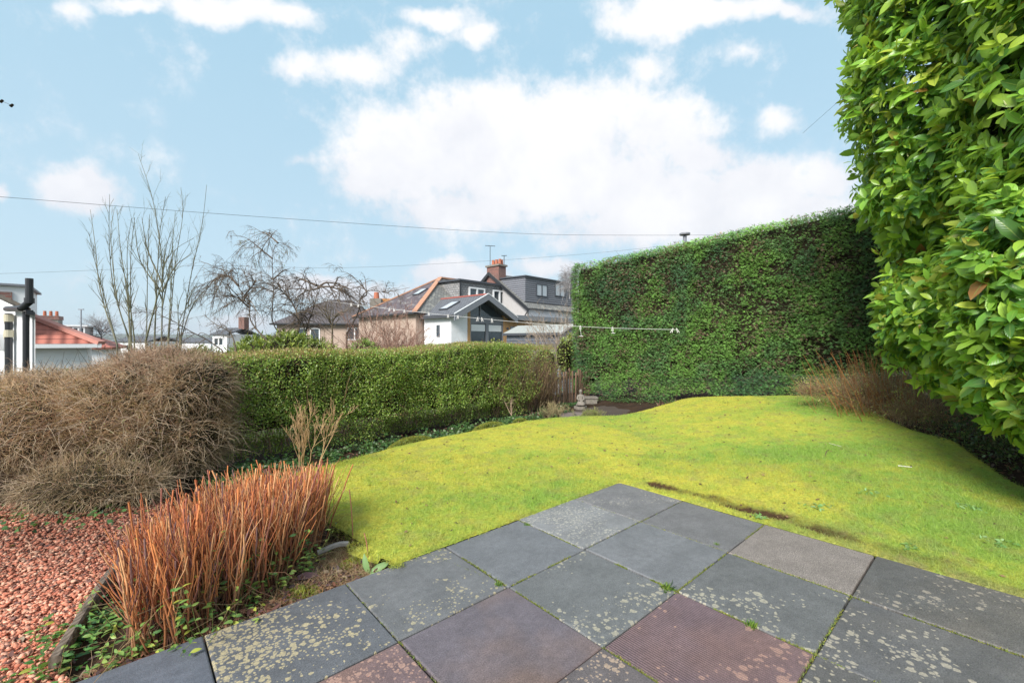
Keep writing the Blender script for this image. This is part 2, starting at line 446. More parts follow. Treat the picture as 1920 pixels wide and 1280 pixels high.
# turf side (the cut edge of soil under the lawn, left of the patio)
# grass and moss blades
def blades(n, box, lmin, lmax, w, far_fall=True):
    x0, x1, y0, y1 = box
    P = np.stack([R.uniform(x0, x1, n*3), R.uniform(y0, y1, n*3)], 1)
    P = P[inside(P, LAWN)]
    P = P[np.abs(P[:, 0]) < P[:, 1]*1.3+.2]
    keep = R.uniform(size=len(P)) < np.clip((2.6/np.maximum(P[:, 1], 1))**1.2, .1, 1) if far_fall else np.ones(len(P), bool)
    P = P[keep]; P = P[R.uniform(size=len(P)) > scrape(P)*1.3][:n]
    g = fbm(P, 6, 42, 3); c = lawn_tint(P)
    grassy = np.clip((c[:, 1]-c[:, 0])*4+.1, 0, 1)
    L = R.uniform(lmin, lmax, len(P))*(.6+.8*grassy+.4*g)*(1+.12*P[:, 1])
    O = np.c_[P, lawn_h(P[:, 0], P[:, 1])-.004]
    D = nrm(np.c_[R.normal(size=(len(P), 2))*.75, np.ones(len(P))])
    return cards(O, D, R.normal(size=(len(P), 3)), L, np.full(len(P), w)*(1+.25*P[:, 1]), TRI, TRI_F, c*R.uniform(.75, 1.3, (len(P), 1)))
b1 = blades(150000, (-2.1, 4.6, .8, 8), .007, .018, .0016)
e = smooth_poly(LAWN, 1); V, Fc, T = join([b1, blades(75000, (-2, 4, .8, 4.6), .013, .030, .0018)])
nmesh('grass', V, Fc, M_GRASS, tint=T, kind='stuff')
# shaggy fringe along the lawn border
k = 60000
si = R.integers(0, len(LAWN), k); t = R.uniform(size=(k, 1))
P = LAWN[si]*(1-t)+LAWN[(si+1) % len(LAWN)]*t
ln = np.linalg.norm(LAWN[(si+1) % len(LAWN)]-LAWN[si], axis=1)
P = P[R.uniform(size=k) < np.minimum(1, ln/ln.max()*3+.15)]+0
P = P+R.normal(size=P.shape)*.012
zf = rise(P[:, 0], P[:, 1])+R.uniform(-.05, .03, len(P))
zf = np.where(poly_dist(P, PATIO) < .06, R.uniform(-.01, .012, len(P)), zf)
c = lawn_tint(P)*R.uniform(.6, 1.1, (len(P), 1))
V, Fc, T = cards(np.c_[P, zf], nrm(np.c_[R.normal(size=(len(P), 2)), R.uniform(.2, 1.2, len(P))]), R.normal(size=(len(P), 3)), R.uniform(.012, .035, len(P)), np.full(len(P), .003), TRI, TRI_F, c)
nmesh('lawn_fringe', V, Fc, M_GRASS, tint=T, kind='stuff')

# ------------------------------------------------------------------ patio
def m_slab(name, base, base2=None, lich=.0, lcol=(.40, .34, .22), lsize=9., stain=None, stain_amt=0., ribs=False, coarse=.25, ldir=(0, 0), rough=.62, bias=.5):
    def f(nt, base=base, base2=base2):
        uv = coord(nt, 'UV'); n = noise(nt, uv, 3.2, 5, .65); g = noise(nt, uv, 170, 3, .75); g2 = noise(nt, uv, 28, 5, .7)
        base = tuple(v*k_ for v, k_ in zip(base, (1.13, 1.1, 1.06))); base2 = tuple(v*1.1 for v in base2) if base2 else tuple(v*1.28 for v in base)
        c = mixn(nt, n, base, base2)
        if stain:
            s = nd(nt, 'ShaderNodeMapRange', {0: noise(nt, uv, 1.9, 3, .5), 1: .42, 2: .62, 3: 0., 4: stain_amt}).outputs[0]
            c = mixn(nt, s, c, stain)
        c = mixn(nt, 1., c, ramp(nt, g, [(.3, (1-coarse*1.6,)*3), (.7, (1+coarse*1.6,)*3)]), 'MULTIPLY')
        c = mixn(nt, 1., c, ramp(nt, g2, [(.3, (.82,)*3), (.7, (1.16,)*3)]), 'MULTIPLY')
        c = mixn(nt, 1., c, ramp(nt, noise(nt, uv, 5.5, 4, .6), [(.3, (.84,)*3), (.65, (1.1,)*3)]), 'MULTIPLY')
        # pale grains
        wh = nd(nt, 'ShaderNodeMapRange', {0: noise(nt, uv, 230, 2, .5), 1: .70, 2: .76, 3: 0., 4: .5}).outputs[0]
        c = mixn(nt, wh, c, (.5, .49, .46))
        if lich > 0:
            wv = nd(nt, 'ShaderNodeVectorMath', {0: uv}, operation='MULTIPLY_ADD')
            wv.inputs[1].default_value = (1, 1, 1); nt.links.new(uv, wv.inputs[0]); 
            sc = nd(nt, 'ShaderNodeVectorMath', {0: noise(nt, uv, 60, 3, .65, 1)}, operation='SCALE'); sc.inputs['Scale'].default_value = .016
            nt.links.new(sc.outputs[0], wv.inputs[2])
            tot = None
            for s_, rr, off in ((lsize*3.0, .34, 0.), (lsize*6.2, .36, 7.3)):
                vv = nd(nt, 'ShaderNodeVectorMath', {0: wv.outputs[0], 1: (off, off*.6, 0)}, operation='ADD')
                vo = nd(nt, 'ShaderNodeTexVoronoi', {'Vector': vv.outputs[0], 'Scale': s_, 'Randomness': 1.}, feature='F1', voronoi_dimensions='2D')
                cc = nd(nt, 'ShaderNodeSeparateColor', {0: vo.outputs['Color']})
                # density field over the slab
                sx = nd(nt, 'ShaderNodeSeparateXYZ', {0: uv})
                den = mathn(nt, 'ADD', noise(nt, uv, 2.6, 2, .5), mathn(nt, 'ADD', mathn(nt, 'MULTIPLY', sx.outputs[0], ldir[0]), mathn(nt, 'MULTIPLY', sx.outputs[1], ldir[1])))
                th = mathn(nt, 'MULTIPLY_ADD', mathn(nt, 'SUBTRACT', den, bias), 2.6, lich*.8)
                on = mathn(nt, 'LESS_THAN', cc.outputs[0], th)
                rad = mathn(nt, 'MULTIPLY_ADD', cc.outputs[1], rr, .14)
                m_ = nd(nt, 'ShaderNodeMapRange', {0: mathn(nt, 'SUBTRACT', rad, vo.outputs['Distance']), 1: 0., 2: .06, 3: 0., 4: 1.}).outputs[0]
                m_ = mathn(nt, 'MULTIPLY', m_, on)
                tot = m_ if tot is None else mathn(nt, 'MAXIMUM', tot, m_)
            lc = mixn(nt, g2, lcol, tuple(v*1.3 for v in lcol))
            c = mixn(nt, mathn(nt, 'MULTIPLY', tot, nd(nt, 'ShaderNodeMapRange', {0: noise(nt, uv, 90, 3, .7), 1: .3, 2: .6, 3: .25, 4: .8}).outputs[0]), c, lc)
        # grime next to the joints
        h = mathn(nt, 'ADD', g, mathn(nt, 'MULTIPLY', g2, .6))
        if ribs:
            w = nd(nt, 'ShaderNodeTexWave', {'Vector': uv, 'Scale': 26., 'Distortion': .4, 'Detail': 1.}, bands_direction='X')
            h = mathn(nt, 'ADD', h, mathn(nt, 'MULTIPLY', w.outputs['Fac'], 1.2))
            c = mixn(nt, 1., c, ramp(nt, w.outputs['Fac'], [(.1, (.86,)*3), (.9, (1.08,)*3)]), 'MULTIPLY')
        rg = nd(nt, 'ShaderNodeMapRange', {0: n, 1: .3, 2: .7, 3: rough-.1, 4: rough+.12}).outputs[0]
        return bsdf(nt, c, rg, h, .55, .004, 0, .45)
    return mat(name, f)
G1 = (.100, .104, .112); G2 = (.118, .124, .135); DK = (.075, .074, .075); PU = (.118, .088, .100); BEI = (.36, .31, .19); ORL = (.36, .22, .17)
SL = {(0, 0): dict(base=(.125, .125, .132), lich=.10, lsize=14, lcol=(.34, .31, .26), coarse=.34), (1, 0): dict(base=(.15, .155, .165), lich=.34, lsize=15, lcol=(.38, .36, .30)),
      (2, 0): dict(base=(.108, .115, .128)), (3, 0): dict(base=G1, lich=.10, lsize=11, lcol=BEI, coarse=.2),
      (4, 0): dict(base=(.085, .09, .10), base2=(.10, .105, .118), lich=.62, lsize=10, lcol=(.42, .35, .20), ldir=(.75, -.25), bias=.62),
      (5, 0): dict(base=(.088, .10, .125), base2=(.11, .12, .145), rough=.5, coarse=.15), (6, 0): dict(base=G1), 
      (0, 1): dict(base=(.115, .115, .122), coarse=.45), (1, 1): dict(base=(.118, .124, .136), coarse=.22),
      (2, 1): dict(base=(.10, .106, .112), lich=.08, lsize=9, lcol=(.34, .31, .23)), (3, 1): dict(base=(.105, .09, .105), base2=(.12, .105, .122), stain=(.17, .11, .085), stain_amt=.7, rough=.5),
      (4, 1): dict(base=(.115, .08, .085), lich=.40, lsize=11, lcol=ORL, stain=(.2, .115, .085), stain_amt=.6),
      (0, 2): dict(base=(.165, .145, .135), base2=(.20, .175, .16), coarse=.5, rough=.8), (1, 2): dict(base=(.095, .099, .104), lich=.10, lsize=8, lcol=(.36, .33, .25), ldir=(.5, .2), bias=.72),
      (2, 2): dict(base=(.125, .085, .098), base2=(.145, .10, .11), lich=.10, lsize=6.5, lcol=ORL, ribs=True, stain=(.19, .11, .09), stain_amt=.5),
      (3, 2): dict(base=(.088, .078, .082), lich=.3, lsize=10, lcol=(.38, .28, .20)), (0, 3): dict(base=(.082, .082, .084), base2=(.10, .098, .096), lich=.14, lsize=9, lcol=(.30, .26, .21), stain=(.15, .13, .11), stain_amt=.5, coarse=.35),
      (1, 3): dict(base=(.078, .08, .086), lich=.12, lsize=8, lcol=(.36, .32, .25), stain=(.13, .12, .11), stain_amt=.5), (2, 3): dict(base=DK, lich=.3, lsize=8, lcol=(.36, .32, .24))}
LBL = {(4, 0): 'grey slab half covered in beige lichen', (0, 2): 'pinkish brown rough slab', (2, 2): 'purple ribbed slab with orange lichen spots', (3, 1): 'smooth purple brown slab',
       (5, 0): 'plain blue grey slab', (1, 0): 'grey slab dusted with pale lichen', (4, 1): 'purple slab with orange lichen'}
patio = thing('patio', 'patio of square grey and purple concrete slabs with mossy joints', 'patio', (0, 0, 0), kind='structure')
for a in range(0, 8):
    for b in range(0, 6):
        cen = grid_pt(a+.5, b+.5)
        if cen[1] < .95: continue
        g = .008
        q = np.array([grid_pt(a, b), grid_pt(a, b+1), grid_pt(a+1, b+1), grid_pt(a+1, b)])
        dz = R.uniform(-.0025, .0025); q = cen+(q-cen)*(1-g/.6)+R.normal(size=(1, 2))*.0015
        V = []
        for ins_, zt in ((0, -.055), (0, -.005), (.0035, -.0012), (.007, 0)):
            qq = cen+(q-cen)*(1-ins_/.3)
            V += [(p[0], p[1], zt+dz) for p in qq]
        Fs = [(12, 13, 14, 15)]
        for r_ in range(3):
            for k in range(4):
                Fs.append((r_*4+k, r_*4+(k+1) % 4, r_*4+4+(k+1) % 4, r_*4+4+k))
        Fs = [f[::-1] for f in Fs]
        V = np.array(V)
        du = nrm(EA); dv = nrm(EB)
        uv = np.stack([(V[:, :2]-cen)@du+.3, (V[:, :2]-cen)@dv+.3], 1)+np.array([a*1.7 if (a, b) not in SL or not SL[(a, b)].get('ldir') else 0, 0])
        o = nmesh('paving_slab', V, Fs, m_slab('slab_%d%d' % (a, b), **SL.get((a, b), dict(base=G1))), patio, uv=uv)
        if (a, b) in LBL: o['label'] = LBL[(a, b)]
me = None
# bedding below the joints
mb = MB(); mb.prism([np.r_[grid_pt(.02, .02), -.03], np.r_[grid_pt(9, .02), -.03], np.r_[grid_pt(9, 8), -.03], np.r_[grid_pt(.02, 8), -.03]], (0, 0, -.06))
mb.build('bedding', m_plain('joint_dirt', (.018, .016, .013), .95, .4, 30), patio)
# moss in the joints
mo = []
def joint_moss(a0, b0, a1, b1, n, w=.007):
    A = grid_pt(a0, b0); B = grid_pt(a1, b1); t = R.uniform(size=int(n*.75)); n = len(t); w = w*.75
    P = A+(B-A)*t[:, None]; k = vnoise(P, 14, 77) > .33; P = P[k]+R.normal(size=(k.sum(), 2))*w*.55
    O = np.c_[P, np.full(len(P), -.006)]
    c = pick([(.28, .29, .04), (.14, .20, .03), (.33, .27, .05), (.08, .08, .03)], [4, 3, 2, 2.5], len(P), .3)
    mo.append(cards(O, nrm(np.c_[R.normal(size=(len(P), 2))*.9, np.full(len(P), 1.)]), R.normal(size=(len(P), 3)), R.uniform(.006, .015, len(P)), np.full(len(P), .0035), TRI, TRI_F, c))
for s in ((1, 1, 1, 2, 900, .009), (2, 0, 2, 1, 500), (2, 1, 2, 2, 2600, .012), (3, 1, 3, 1.6, 900, .009), (1, 2, 1, 3, 1500, .010), (0, 2, .55, 2, 250), (1, 2, 2, 2, 700), (2.2, 1, 3, 1, 500), (1, 3, 1, 4.4, 900, .008), (2, 2, 2, 3, 1400, .009),
          (3.2, 0, 3, 1, 300), (3, 2, 3, 3, 1300, .010), (1, 3, 3, 3, 700), (0, 1, 1, 1, 200), (0, 0, 1, 0, 120), (3, .3, 3, .95, 450), (4, 0, 4, 1, 160), (4, 1, 4, 1.9, 300), (1, 0, 1, 1, 260), (1, 1, 2, 1, 260), (2, 3, 2, 4, 300)):
    joint_moss(*s)
# moss along the right-hand rim
for s in ((0, 1.05, 0, 3.0, 5200, .016), (0, 3, 0, 4.5, 2600, .012), (-.05, 1.6, -.05, 3.0, 2500, .02)): joint_moss(*s)
V, Fc, T = join(mo); nmesh('moss', V, Fc, M_GRASS, tint=T, kind='stuff')
# grass tufts in the joints
proto = None
for k, (px, py, s, lab) in enumerate(((1250, 1104, 1., 'green grass tuft at the joint of the purple ribbed slab'), (1409, 1172, .8, 'green grass tuft in the joint between dark and purple slabs'),
                         (934, 1096, .6, 'small yellowish grass tuft at the corner of the purple brown slab'), (988, 983, .6, 'small grass tuft at the edge of the lichen dusted slab'),
                         (1345, 1020, .5, 'tiny grass tuft beside the pinkish brown slab'))):
    Yp = EYE*F/(py-640+0.); p = at(px, py, Yp); p[2] = 0
    n = 110
    O = p+np.c_[R.normal(size=(n, 2))*.012*s, np.full(n, -.012)]
    D = nrm(np.c_[R.normal(size=(n, 2))*.7, np.ones(n)])
    V, Fc, T = cards(O, D, R.normal(size=(n, 3)), R.uniform(.02, .055, n)*s, np.full(n, .0035), BLADE, BLADE_F, pick([(.18, .36, .05), (.30, .40, .06), (.10, .22, .04)], [3, 2, 1], n))
    nmesh('grass_tuft', V, Fc, M_GRASS, tint=T, label=lab, cat='grass tuft', group='grass tufts in the patio joints')

# ------------------------------------------------------------------ red chippings
GR = np.array([(-1.62, 1.1), (-1.62, 1.62), (-1.80, 1.72), (-1.98, 2.05), (-2.2, 2.5), (-2.35, 3.1), (-3.0, 3.75), (-4.2, 3.4), (-5.6, 2.8), (-5.6, .9)])
gx = np.arange(-5.7, -1.4, .06); gy = np.arange(.9, 4.2, .06)
X, Y = np.meshgrid(gx, gy); P2 = np.stack([X.ravel(), Y.ravel()], 1); nx, ny = len(gx), len(gy)
i = (np.arange(nx-1)[None]+np.arange(ny-1)[:, None]*nx).ravel(); Fq = np.stack([i, i+1, i+1+nx, i+nx], -1)
ins = inside(P2, GR); Fq = Fq[ins[Fq].all(1)]
used = np.unique(Fq); mp = np.zeros(nx*ny, int); mp[used] = np.arange(len(used)); P2 = P2[used]; Fq = mp[Fq]
def chip_h(P): return -.045+.03*(fbm(P, 2.2, 61)-.5)
nmesh('gravel_path', np.c_[P2, chip_h(P2)], Fq, m_plain('red_grit', (.23, .075, .045), .95, .4, 40, .8), smooth=True, kind='structure')
def chips(n, szs):
    P = np.stack([R.uniform(-5.2, -1.5, n*4), R.uniform(1.0, 4.0, n*4)], 1)
    P = P[inside(P, GR)]; P = P[P[:, 0] > -P[:, 1]*1.35-.1]
    P = P[R.uniform(size=len(P)) < np.clip((1.9/P[:, 1])**1.5, .15, 1)][:n]; n = len(P)
    base = np.array([(x_, y_, z_) for z_ in (-.5, .5) for x_, y_ in ((-.5, -.5), (.5, -.5), (.5, .5), (-.5, .5))])
    J = base[None]*R.uniform(.3, 1.3, (n, 8, 3))
    S = R.uniform(*szs, (n, 1, 1))*np.array([1., .75, .42])*(1+.12*P[:, 1])[:, None, None]
    J = J*S
    a = R.uniform(0, 6.28, n); u = nrm(np.c_[np.cos(a), np.sin(a), R.normal(size=n)*.35]); w = nrm(np.cross(u, nrm(np.c_[R.normal(size=(n, 2))*.4, np.ones(n)]))); q = np.cross(u, w)
    V = J[..., :1]*u[:, None]+J[..., 1:2]*w[:, None]+J[..., 2:3]*q[:, None]+np.c_[P, chip_h(P)+R.uniform(0, .018, n)][:, None]
    fb = np.array([(0, 3, 2, 1), (4, 5, 6, 7), (0, 1, 5, 4), (1, 2, 6, 5), (2, 3, 7, 6), (3, 0, 4, 7)])
    c = pick([(.48, .19, .12), (.42, .14, .085), (.56, .29, .20), (.28, .10, .065), (.55, .32, .22), (.17, .085, .07)], [4, 4, 3, 2, 1.5, 1.2], n, .2)
    c = c*1.15; back_dark = sm(fbm(P, 1.1, 66), .45, .6)*sm(P[:, 1], 2.1, 3.0); c = c*(1-.45*back_dark)[:, None]  # patchily darker chips towards the back
    return V.reshape(-1, 3), (fb[None]+(np.arange(n)*8)[:, None, None]).reshape(-1, 4), np.repeat(c, 8, axis=0)
V, Fc, T = join([chips(34000, (.007, .015)), chips(11000, (.013, .023))]); nmesh('red_chippings', V, Fc, m_tint('red_stone', .85, .25, 60, .3, .3), tint=T, kind='stuff')

# timber edging
def log(name, pts, w, h, mat_, n=22, **k):
    C = resample(pts, n); T = nrm(np.gradient(C, axis=0)); Xs = nrm(np.cross(T, [0, 0, 1.])); Zs = np.cross(Xs, T)
    V = []; s = 8
    for i_ in range(n):
        for j in range(s):
            an = 2*math.pi*(j+.5)/s; r = 1+.14*(R.uniform()-.5)
            V.append(C[i_]+Xs[i_]*w*.5*np.sign(math.cos(an))*abs(math.cos(an))**.5*r+Zs[i_]*h*.5*np.sign(math.sin(an))*abs(math.sin(an))**.5*r)
    Fs = [(i_*s+j, i_*s+(j+1) % s, (i_+1)*s+(j+1) % s, (i_+1)*s+j) for i_ in range(n-1) for j in range(s)]+[tuple(range(s))[::-1], tuple(range((n-1)*s, n*s))]
    return nmesh(name, V, Fs, mat_, **k)
def _wood(nt):
    v = coord(nt); n = noise(nt, v, 9, 6, .7); w = nd(nt, 'ShaderNodeTexWave', {'Vector': v, 'Scale': 14., 'Distortion': 6., 'Detail': 3.}, bands_direction='X')
    c = mixn(nt, mathn(nt, 'MULTIPLY', mathn(nt, 'ADD', n, w.outputs['Fac']), .5), (.07, .05, .035), (.22, .18, .145))
    return bsdf(nt, c, .85, n, .8, .008, 0, .2)
M_OLDWOOD = mat('weathered_timber', _wood)
log('timber_edging', [(-1.80, 1.715, -.015), (-1.95, 1.98, 0.0), (-2.12, 2.28, .005), (-2.30, 2.62, -.02)], .040, .06, M_OLDWOOD,
    label='weathered timber edging board between red chippings and the pruned shrub', cat='edging board')

# ================================================================== VEGETATION
def tocam(P): return nrm(np.array([0, 0, EYE])-P)
# ---- privet hedge on the left
HL = 5.15
def hedge_top(s): return 1.10+.10*sm(s, 0, 4)+.05*np.sin(s*2.1)*.5
def hp(s, t, z): # s along, t depth behind the front face
    s = np.asarray(s, float); t = np.asarray(t, float)
    return np.stack([H0[0]+HD[0]*s-HN[0]*t, H0[1]+HD[1]*s-HN[1]*t, z+rise(H0[0]+HD[0]*s, H0[1]+HD[1]*s)], -1)
hedge = thing('privet_hedge', 'clipped green privet hedge with small leaves behind the lawn', 'hedge', (*hp(2.5, .4, 0)[:2], 0))
def privet(n, s0=-.3, s1=HL+.35):
    m = int(n*.62)
    s = np.r_[R.uniform(s0, s1, m), R.uniform(s0, s1, n-m)]
    S = np.stack([s, np.zeros(n)], 1)
    zt = hedge_top(s)
    face = np.arange(n) < m
    z = np.where(face, R.uniform(.0, 1, n)*zt, zt)
    # under-cut, rounded shoulder, lumps
    und = sm(-z, -.34, -.12)*(.05+.16*vnoise(S, 2.3, 5))
    rnd = np.where(z > zt-.16, ((z-zt+.16)/.16)**2*.10, 0)
    lump = .14*(fbm(np.stack([s, z], 1), 2.2, 70)-.5)+.06*(vnoise(np.stack([s, z], 1), 9, 71)-.5)
    t = np.where(face, und+rnd+lump+R.uniform(-.035, .10, n), R.uniform(-.02, .95, n))
    z = np.where(face, z, zt-.02+.05*(vnoise(np.stack([s, t], 1), 5, 72)-.5)+R.uniform(-.06, .015, n)-.04*sm(-t, -.15, 0))
    P = hp(s, t, z)
    nf = np.where(face[:, None], np.r_[HN, .15], np.array([HN[0]*.15, HN[1]*.15, 1.]))
    P = P+R.normal(size=P.shape)*.012
    keep = R.uniform(size=n) > .84*sm(s, 3.8, 5.1)*(.55+.8*vnoise(np.stack([s, z], 1), 3, 73))    # thins out to bare stems at the far end
    keep &= R.uniform(size=n) < .35+.9*sm(vnoise(np.stack([s, z], 1), 6.5, 74), .18, .5)
    keep &= (z > .01)
    P, nf, z, s, zt, face = P[keep], nf[keep], z[keep], s[keep], zt[keep], face[keep]
    n = len(P)
    D = nrm(nf*.55+R.normal(size=(n, 3))*.75+np.array([0, 0, .45]))
    Nn = nrm(nf*1.0+np.array([0, 0, .7])+R.normal(size=(n, 3))*.55)
    k = vnoise(np.stack([s, z], 1), 1.7, 75)
    c = pick([(.22, .34, .055), (.32, .45, .085), (.13, .23, .04), (.44, .52, .17), (.18, .30, .10)], [5, 4, 3, 1.5, 1], n, .25)
    c = c*(.80+.4*k)[:, None]
    topb = sm(z-zt, -.10, -.0)*sm(fbm(np.stack([s, z*3], 1), 2, 76), .33, .5)
    br = R.uniform(size=n) < topb*.8+.07+.35*sm(s, 3.8, 5)
    c[br] = pick([(.30, .20, .10), (.38, .27, .10), (.33, .35, .09)], [3, 2, 2], br.sum(), .2)
    return cards(P, D, Nn, R.uniform(.016, .034, n), R.uniform(.009, .017, n), DIAMOND, DIAMOND_F, c)
V, Fc, T = privet(150000); nmesh('foliage', V, Fc, M_LEAF, hedge, tint=T)
def twigs(O, D, L, r, k=5, curl=.35, droop=.0, sides=3, tint=None, taper=.25, jit=.02):
    n = len(O); t = np.linspace(0, 1, k)
    B = nrm(R.normal(size=(n, 3)))
    P = O[:, None]+D[:, None]*(L[:, None, None]*t[None, :, None])+B[:, None]*(L*curl*R.uniform(-.5, .8, n))[:, None, None]*(t**2)[None, :, None]
    P = P+R.normal(size=P.shape)*(L*jit)[:, None, None]
    P[..., 2] -= (L*droop)[:, None]*(t**2)[None]
    Rr = r[:, None]*(1-t*(1-taper))[None]
    return tubes(P, Rr, sides, tint)
# core of crossing dark branches
def core_box(s0, s1, t0, t1, z0, z1, ns=26):
    V = []; 
    for i_ in range(ns+1):
        s = s0+(s1-s0)*i_/ns
        zt = hedge_top(s)*z1
        for t, z in ((t0+.10, z0), (t0, z0+.25), (t0, zt-.1), (t0+.12, zt), (t1-.1, zt), (t1, zt-.1), (t1, z0)):
            V.append(hp(s, t+.05*(R.uniform()-.5), z+.04*(R.uniform()-.5)))
    Fs = [(i_*7+j, i_*7+(j+1) % 7, (i_+1)*7+(j+1) % 7, (i_+1)*7+j) for i_ in range(ns) for j in range(7)]+[tuple(range(7))[::-1], tuple(range(ns*7, ns*7+7))]
    return np.array(V), Fs
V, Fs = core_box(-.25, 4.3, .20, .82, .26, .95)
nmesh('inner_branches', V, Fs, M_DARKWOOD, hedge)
n = 2700; s = R.uniform(-.3, HL+.4, n); s[:1300] = R.uniform(3.9, HL+.45, 1300)
O = hp(s, R.uniform(.1, .55, n), R.uniform(0, .5, n)); O[:1300, 2] *= .4
D = nrm(np.c_[R.normal(size=(n, 2))*.20, np.ones(n)]+np.r_[HN*.08, 0])
L = np.minimum(R.uniform(.3, .95, n), hedge_top(s)+.07-O[:, 2])
c = pick([(.16, .11, .075), (.25, .17, .10), (.30, .21, .12), (.33, .20, .14)], [3, 3, 2, 1.5], n)
V, Fc, T = twigs(O, D, L, R.uniform(.0025, .006, n), 5, .18, tint=c); nmesh('stems', V, Fc, M_TWIG, hedge, tint=T)
n = 5200; s = R.uniform(-.3, HL+.3, n); t = R.uniform(.02, .9, n)
O = hp(s, t, hedge_top(s)-.07); D = nrm(np.c_[R.normal(size=(n, 2))*.5, np.ones(n)])
c = pick([(.36, .22, .12), (.42, .28, .12), (.30, .32, .10), (.25, .14, .10)], [3, 3, 2, 2], n)
V, Fc, T = twigs(O, D, R.uniform(.05, .125, n), np.full(n, .0013), 3, .2, tint=c); nmesh('clipped_twigs', V, Fc, M_TWIG, hedge, tint=T)

# ---- brown bare hedge, left foreground
BL = [((-3.40, 4.1, .58), (.70, .70, .66)), ((-4.2, 3.95, .48), (.95, .8, .58)), ((-5.0, 3.6, .34), (1.05, .8, .48)), ((-3.14, 3.9, .42), (.38, .45, .46)), ((-3.35, 3.5, .08), (.65, .40, .30)), ((-2.96, 4.08, .82), (.36, .48, .34)), ((-2.97, 4.02, .38), (.38, .46, .40)), ((-5.9, 3.2, .34), (1.2, .85, .42)), ((-3.45, 4.5, .68), (.80, .55, .52))]
def on_blobs(bl, n, depth=0.0, seed=0, lum=.09):
    area = np.array([r[0]*r[1]+r[0]*r[2]+r[1]*r[2] for _, r in bl]); idx = R.choice(len(bl), n, p=area/area.sum())
    C = np.array([b[0] for b in bl])[idx]; Rd = np.array([b[1] for b in bl])[idx]
    U = nrm(R.normal(size=(n, 3))); P = C+U*Rd*(1-depth); Nn = nrm(U/Rd)
    P = P+Nn*(lum*2*(fbm(P, 2.6, 90+seed)-.5))[:, None]
    ok = np.ones(n, bool)
    for j, (c, r) in enumerate(bl):
        q = np.linalg.norm((P-np.array(c))/np.array(r), axis=1)
        ok &= (q > .93-depth) | (idx == j)
    return P[ok], Nn[ok]
bh = thing('bare_hedge', 'tangled brown leafless hedge beside the red chippings', 'hedge', (-3.6, 3.9, 0))
P, Nn = on_blobs(BL, 135000, .10)
k = (P[:, 2] > -.02) & ((Nn*tocam(P)).sum(1) > -.35); P, Nn = P[k][:56000], Nn[k][:56000]; n = len(P)
sway = nrm(np.stack([fbm(P, 1.3, 95)-.5, fbm(P, 1.3, 96)-.5, fbm(P, 1.3, 97)-.5], 1))
D = nrm(Nn*.6+sway*.45+R.normal(size=(n, 3))*.62+np.array([0, 0, .15]))
c = pick([(.32, .21, .12), (.40, .28, .165), (.22, .145, .08), (.46, .35, .22), (.20, .155, .055), (.31, .17, .115)], [5, 5, 3, 2, 2, 2], n, .25)
c = c*(1.25+.8*fbm(P, 1.6, 98))[:, None]
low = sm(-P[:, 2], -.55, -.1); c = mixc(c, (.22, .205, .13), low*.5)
pk = sm(P[:, 2], .9, 1.15); c = mixc(c, (.30, .18, .15), pk*.55)
V, Fc, T = twigs(P-Nn*.07, D, R.uniform(.06, .17, n), R.uniform(.0010, .0021, n), 4, .45, .05, tint=c, jit=.04)
nmesh('outer_twigs', V, Fc, M_TWIG, bh, tint=T)
P, Nn = on_blobs(BL, 16000, .0); k = (P[:, 2] > 0) & ((Nn*tocam(P)).sum(1) > -.3); P, Nn = P[k][:4200], Nn[k][:4200]; n = len(P)
D = nrm(Nn*.2+R.normal(size=(n, 3))*np.array([.6, .6, .35])+np.array([.1, -.1, -.12]))
c = pick([(.47, .375, .26), (.38, .295, .20), (.42, .31, .23)], [1, 1, 1], n, .2)
V, Fc, T = twigs(P-Nn*.06, D, R.uniform(.12, .28, n), R.uniform(.0012, .0024, n), 7, .35, .22, tint=c)
nmesh('long_shoots', V, Fc, M_TWIG, bh, tint=T)
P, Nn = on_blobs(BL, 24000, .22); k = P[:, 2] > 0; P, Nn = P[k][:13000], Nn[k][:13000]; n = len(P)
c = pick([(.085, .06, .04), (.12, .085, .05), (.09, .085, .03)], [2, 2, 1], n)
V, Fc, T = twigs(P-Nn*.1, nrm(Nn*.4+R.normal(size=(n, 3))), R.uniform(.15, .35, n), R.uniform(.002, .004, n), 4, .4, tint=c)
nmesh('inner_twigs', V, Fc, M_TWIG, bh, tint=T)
# a few leftover leaves
P, Nn = on_blobs(BL, 9000, .08); k = (P[:, 2] > .0) & (fbm(P, 2.2, 12) > .52); P = P[k][:2600]; n = len(P)
V, Fc, T = cards(P, nrm(R.normal(size=(n, 3))), nrm(R.normal(size=(n, 3))+[0, 0, .6]), R.uniform(.012, .026, n), R.uniform(.008, .014, n), DIAMOND, DIAMOND_F, pick([(.14, .12, .03), (.10, .13, .03), (.16, .10, .05)], [3, 2, 2], n))
nmesh('leaves', V, Fc, M_LEAF, bh, tint=T)
def blob_core(bl, sc, name, parent, mat_=M_DARKWOOD, zmin=-.05):
    V = []; Fs = []
    for c, r in bl:
        b = len(V); nu, nv = 18, 10
        for a in range(nv+1):
            for q in range(nu):
                u = q/nu*2*math.pi; v = a/nv*math.pi
                p = np.array([math.sin(v)*math.cos(u), math.sin(v)*math.sin(u), math.cos(v)])*np.array(r)*sc+np.array(c)
                p = p+(R.uniform(-.5, .5, 3))*.03; p[2] = max(p[2], zmin); V.append(p)
        for a in range(nv):
            for q in range(nu): Fs.append((b+a*nu+q, b+(a+1)*nu+q, b+(a+1)*nu+(q+1) % nu, b+a*nu+(q+1) % nu))
    return nmesh(name, np.array(V), Fs, mat_, parent)
blob_core(BL, .74, 'inner_branches', bh)

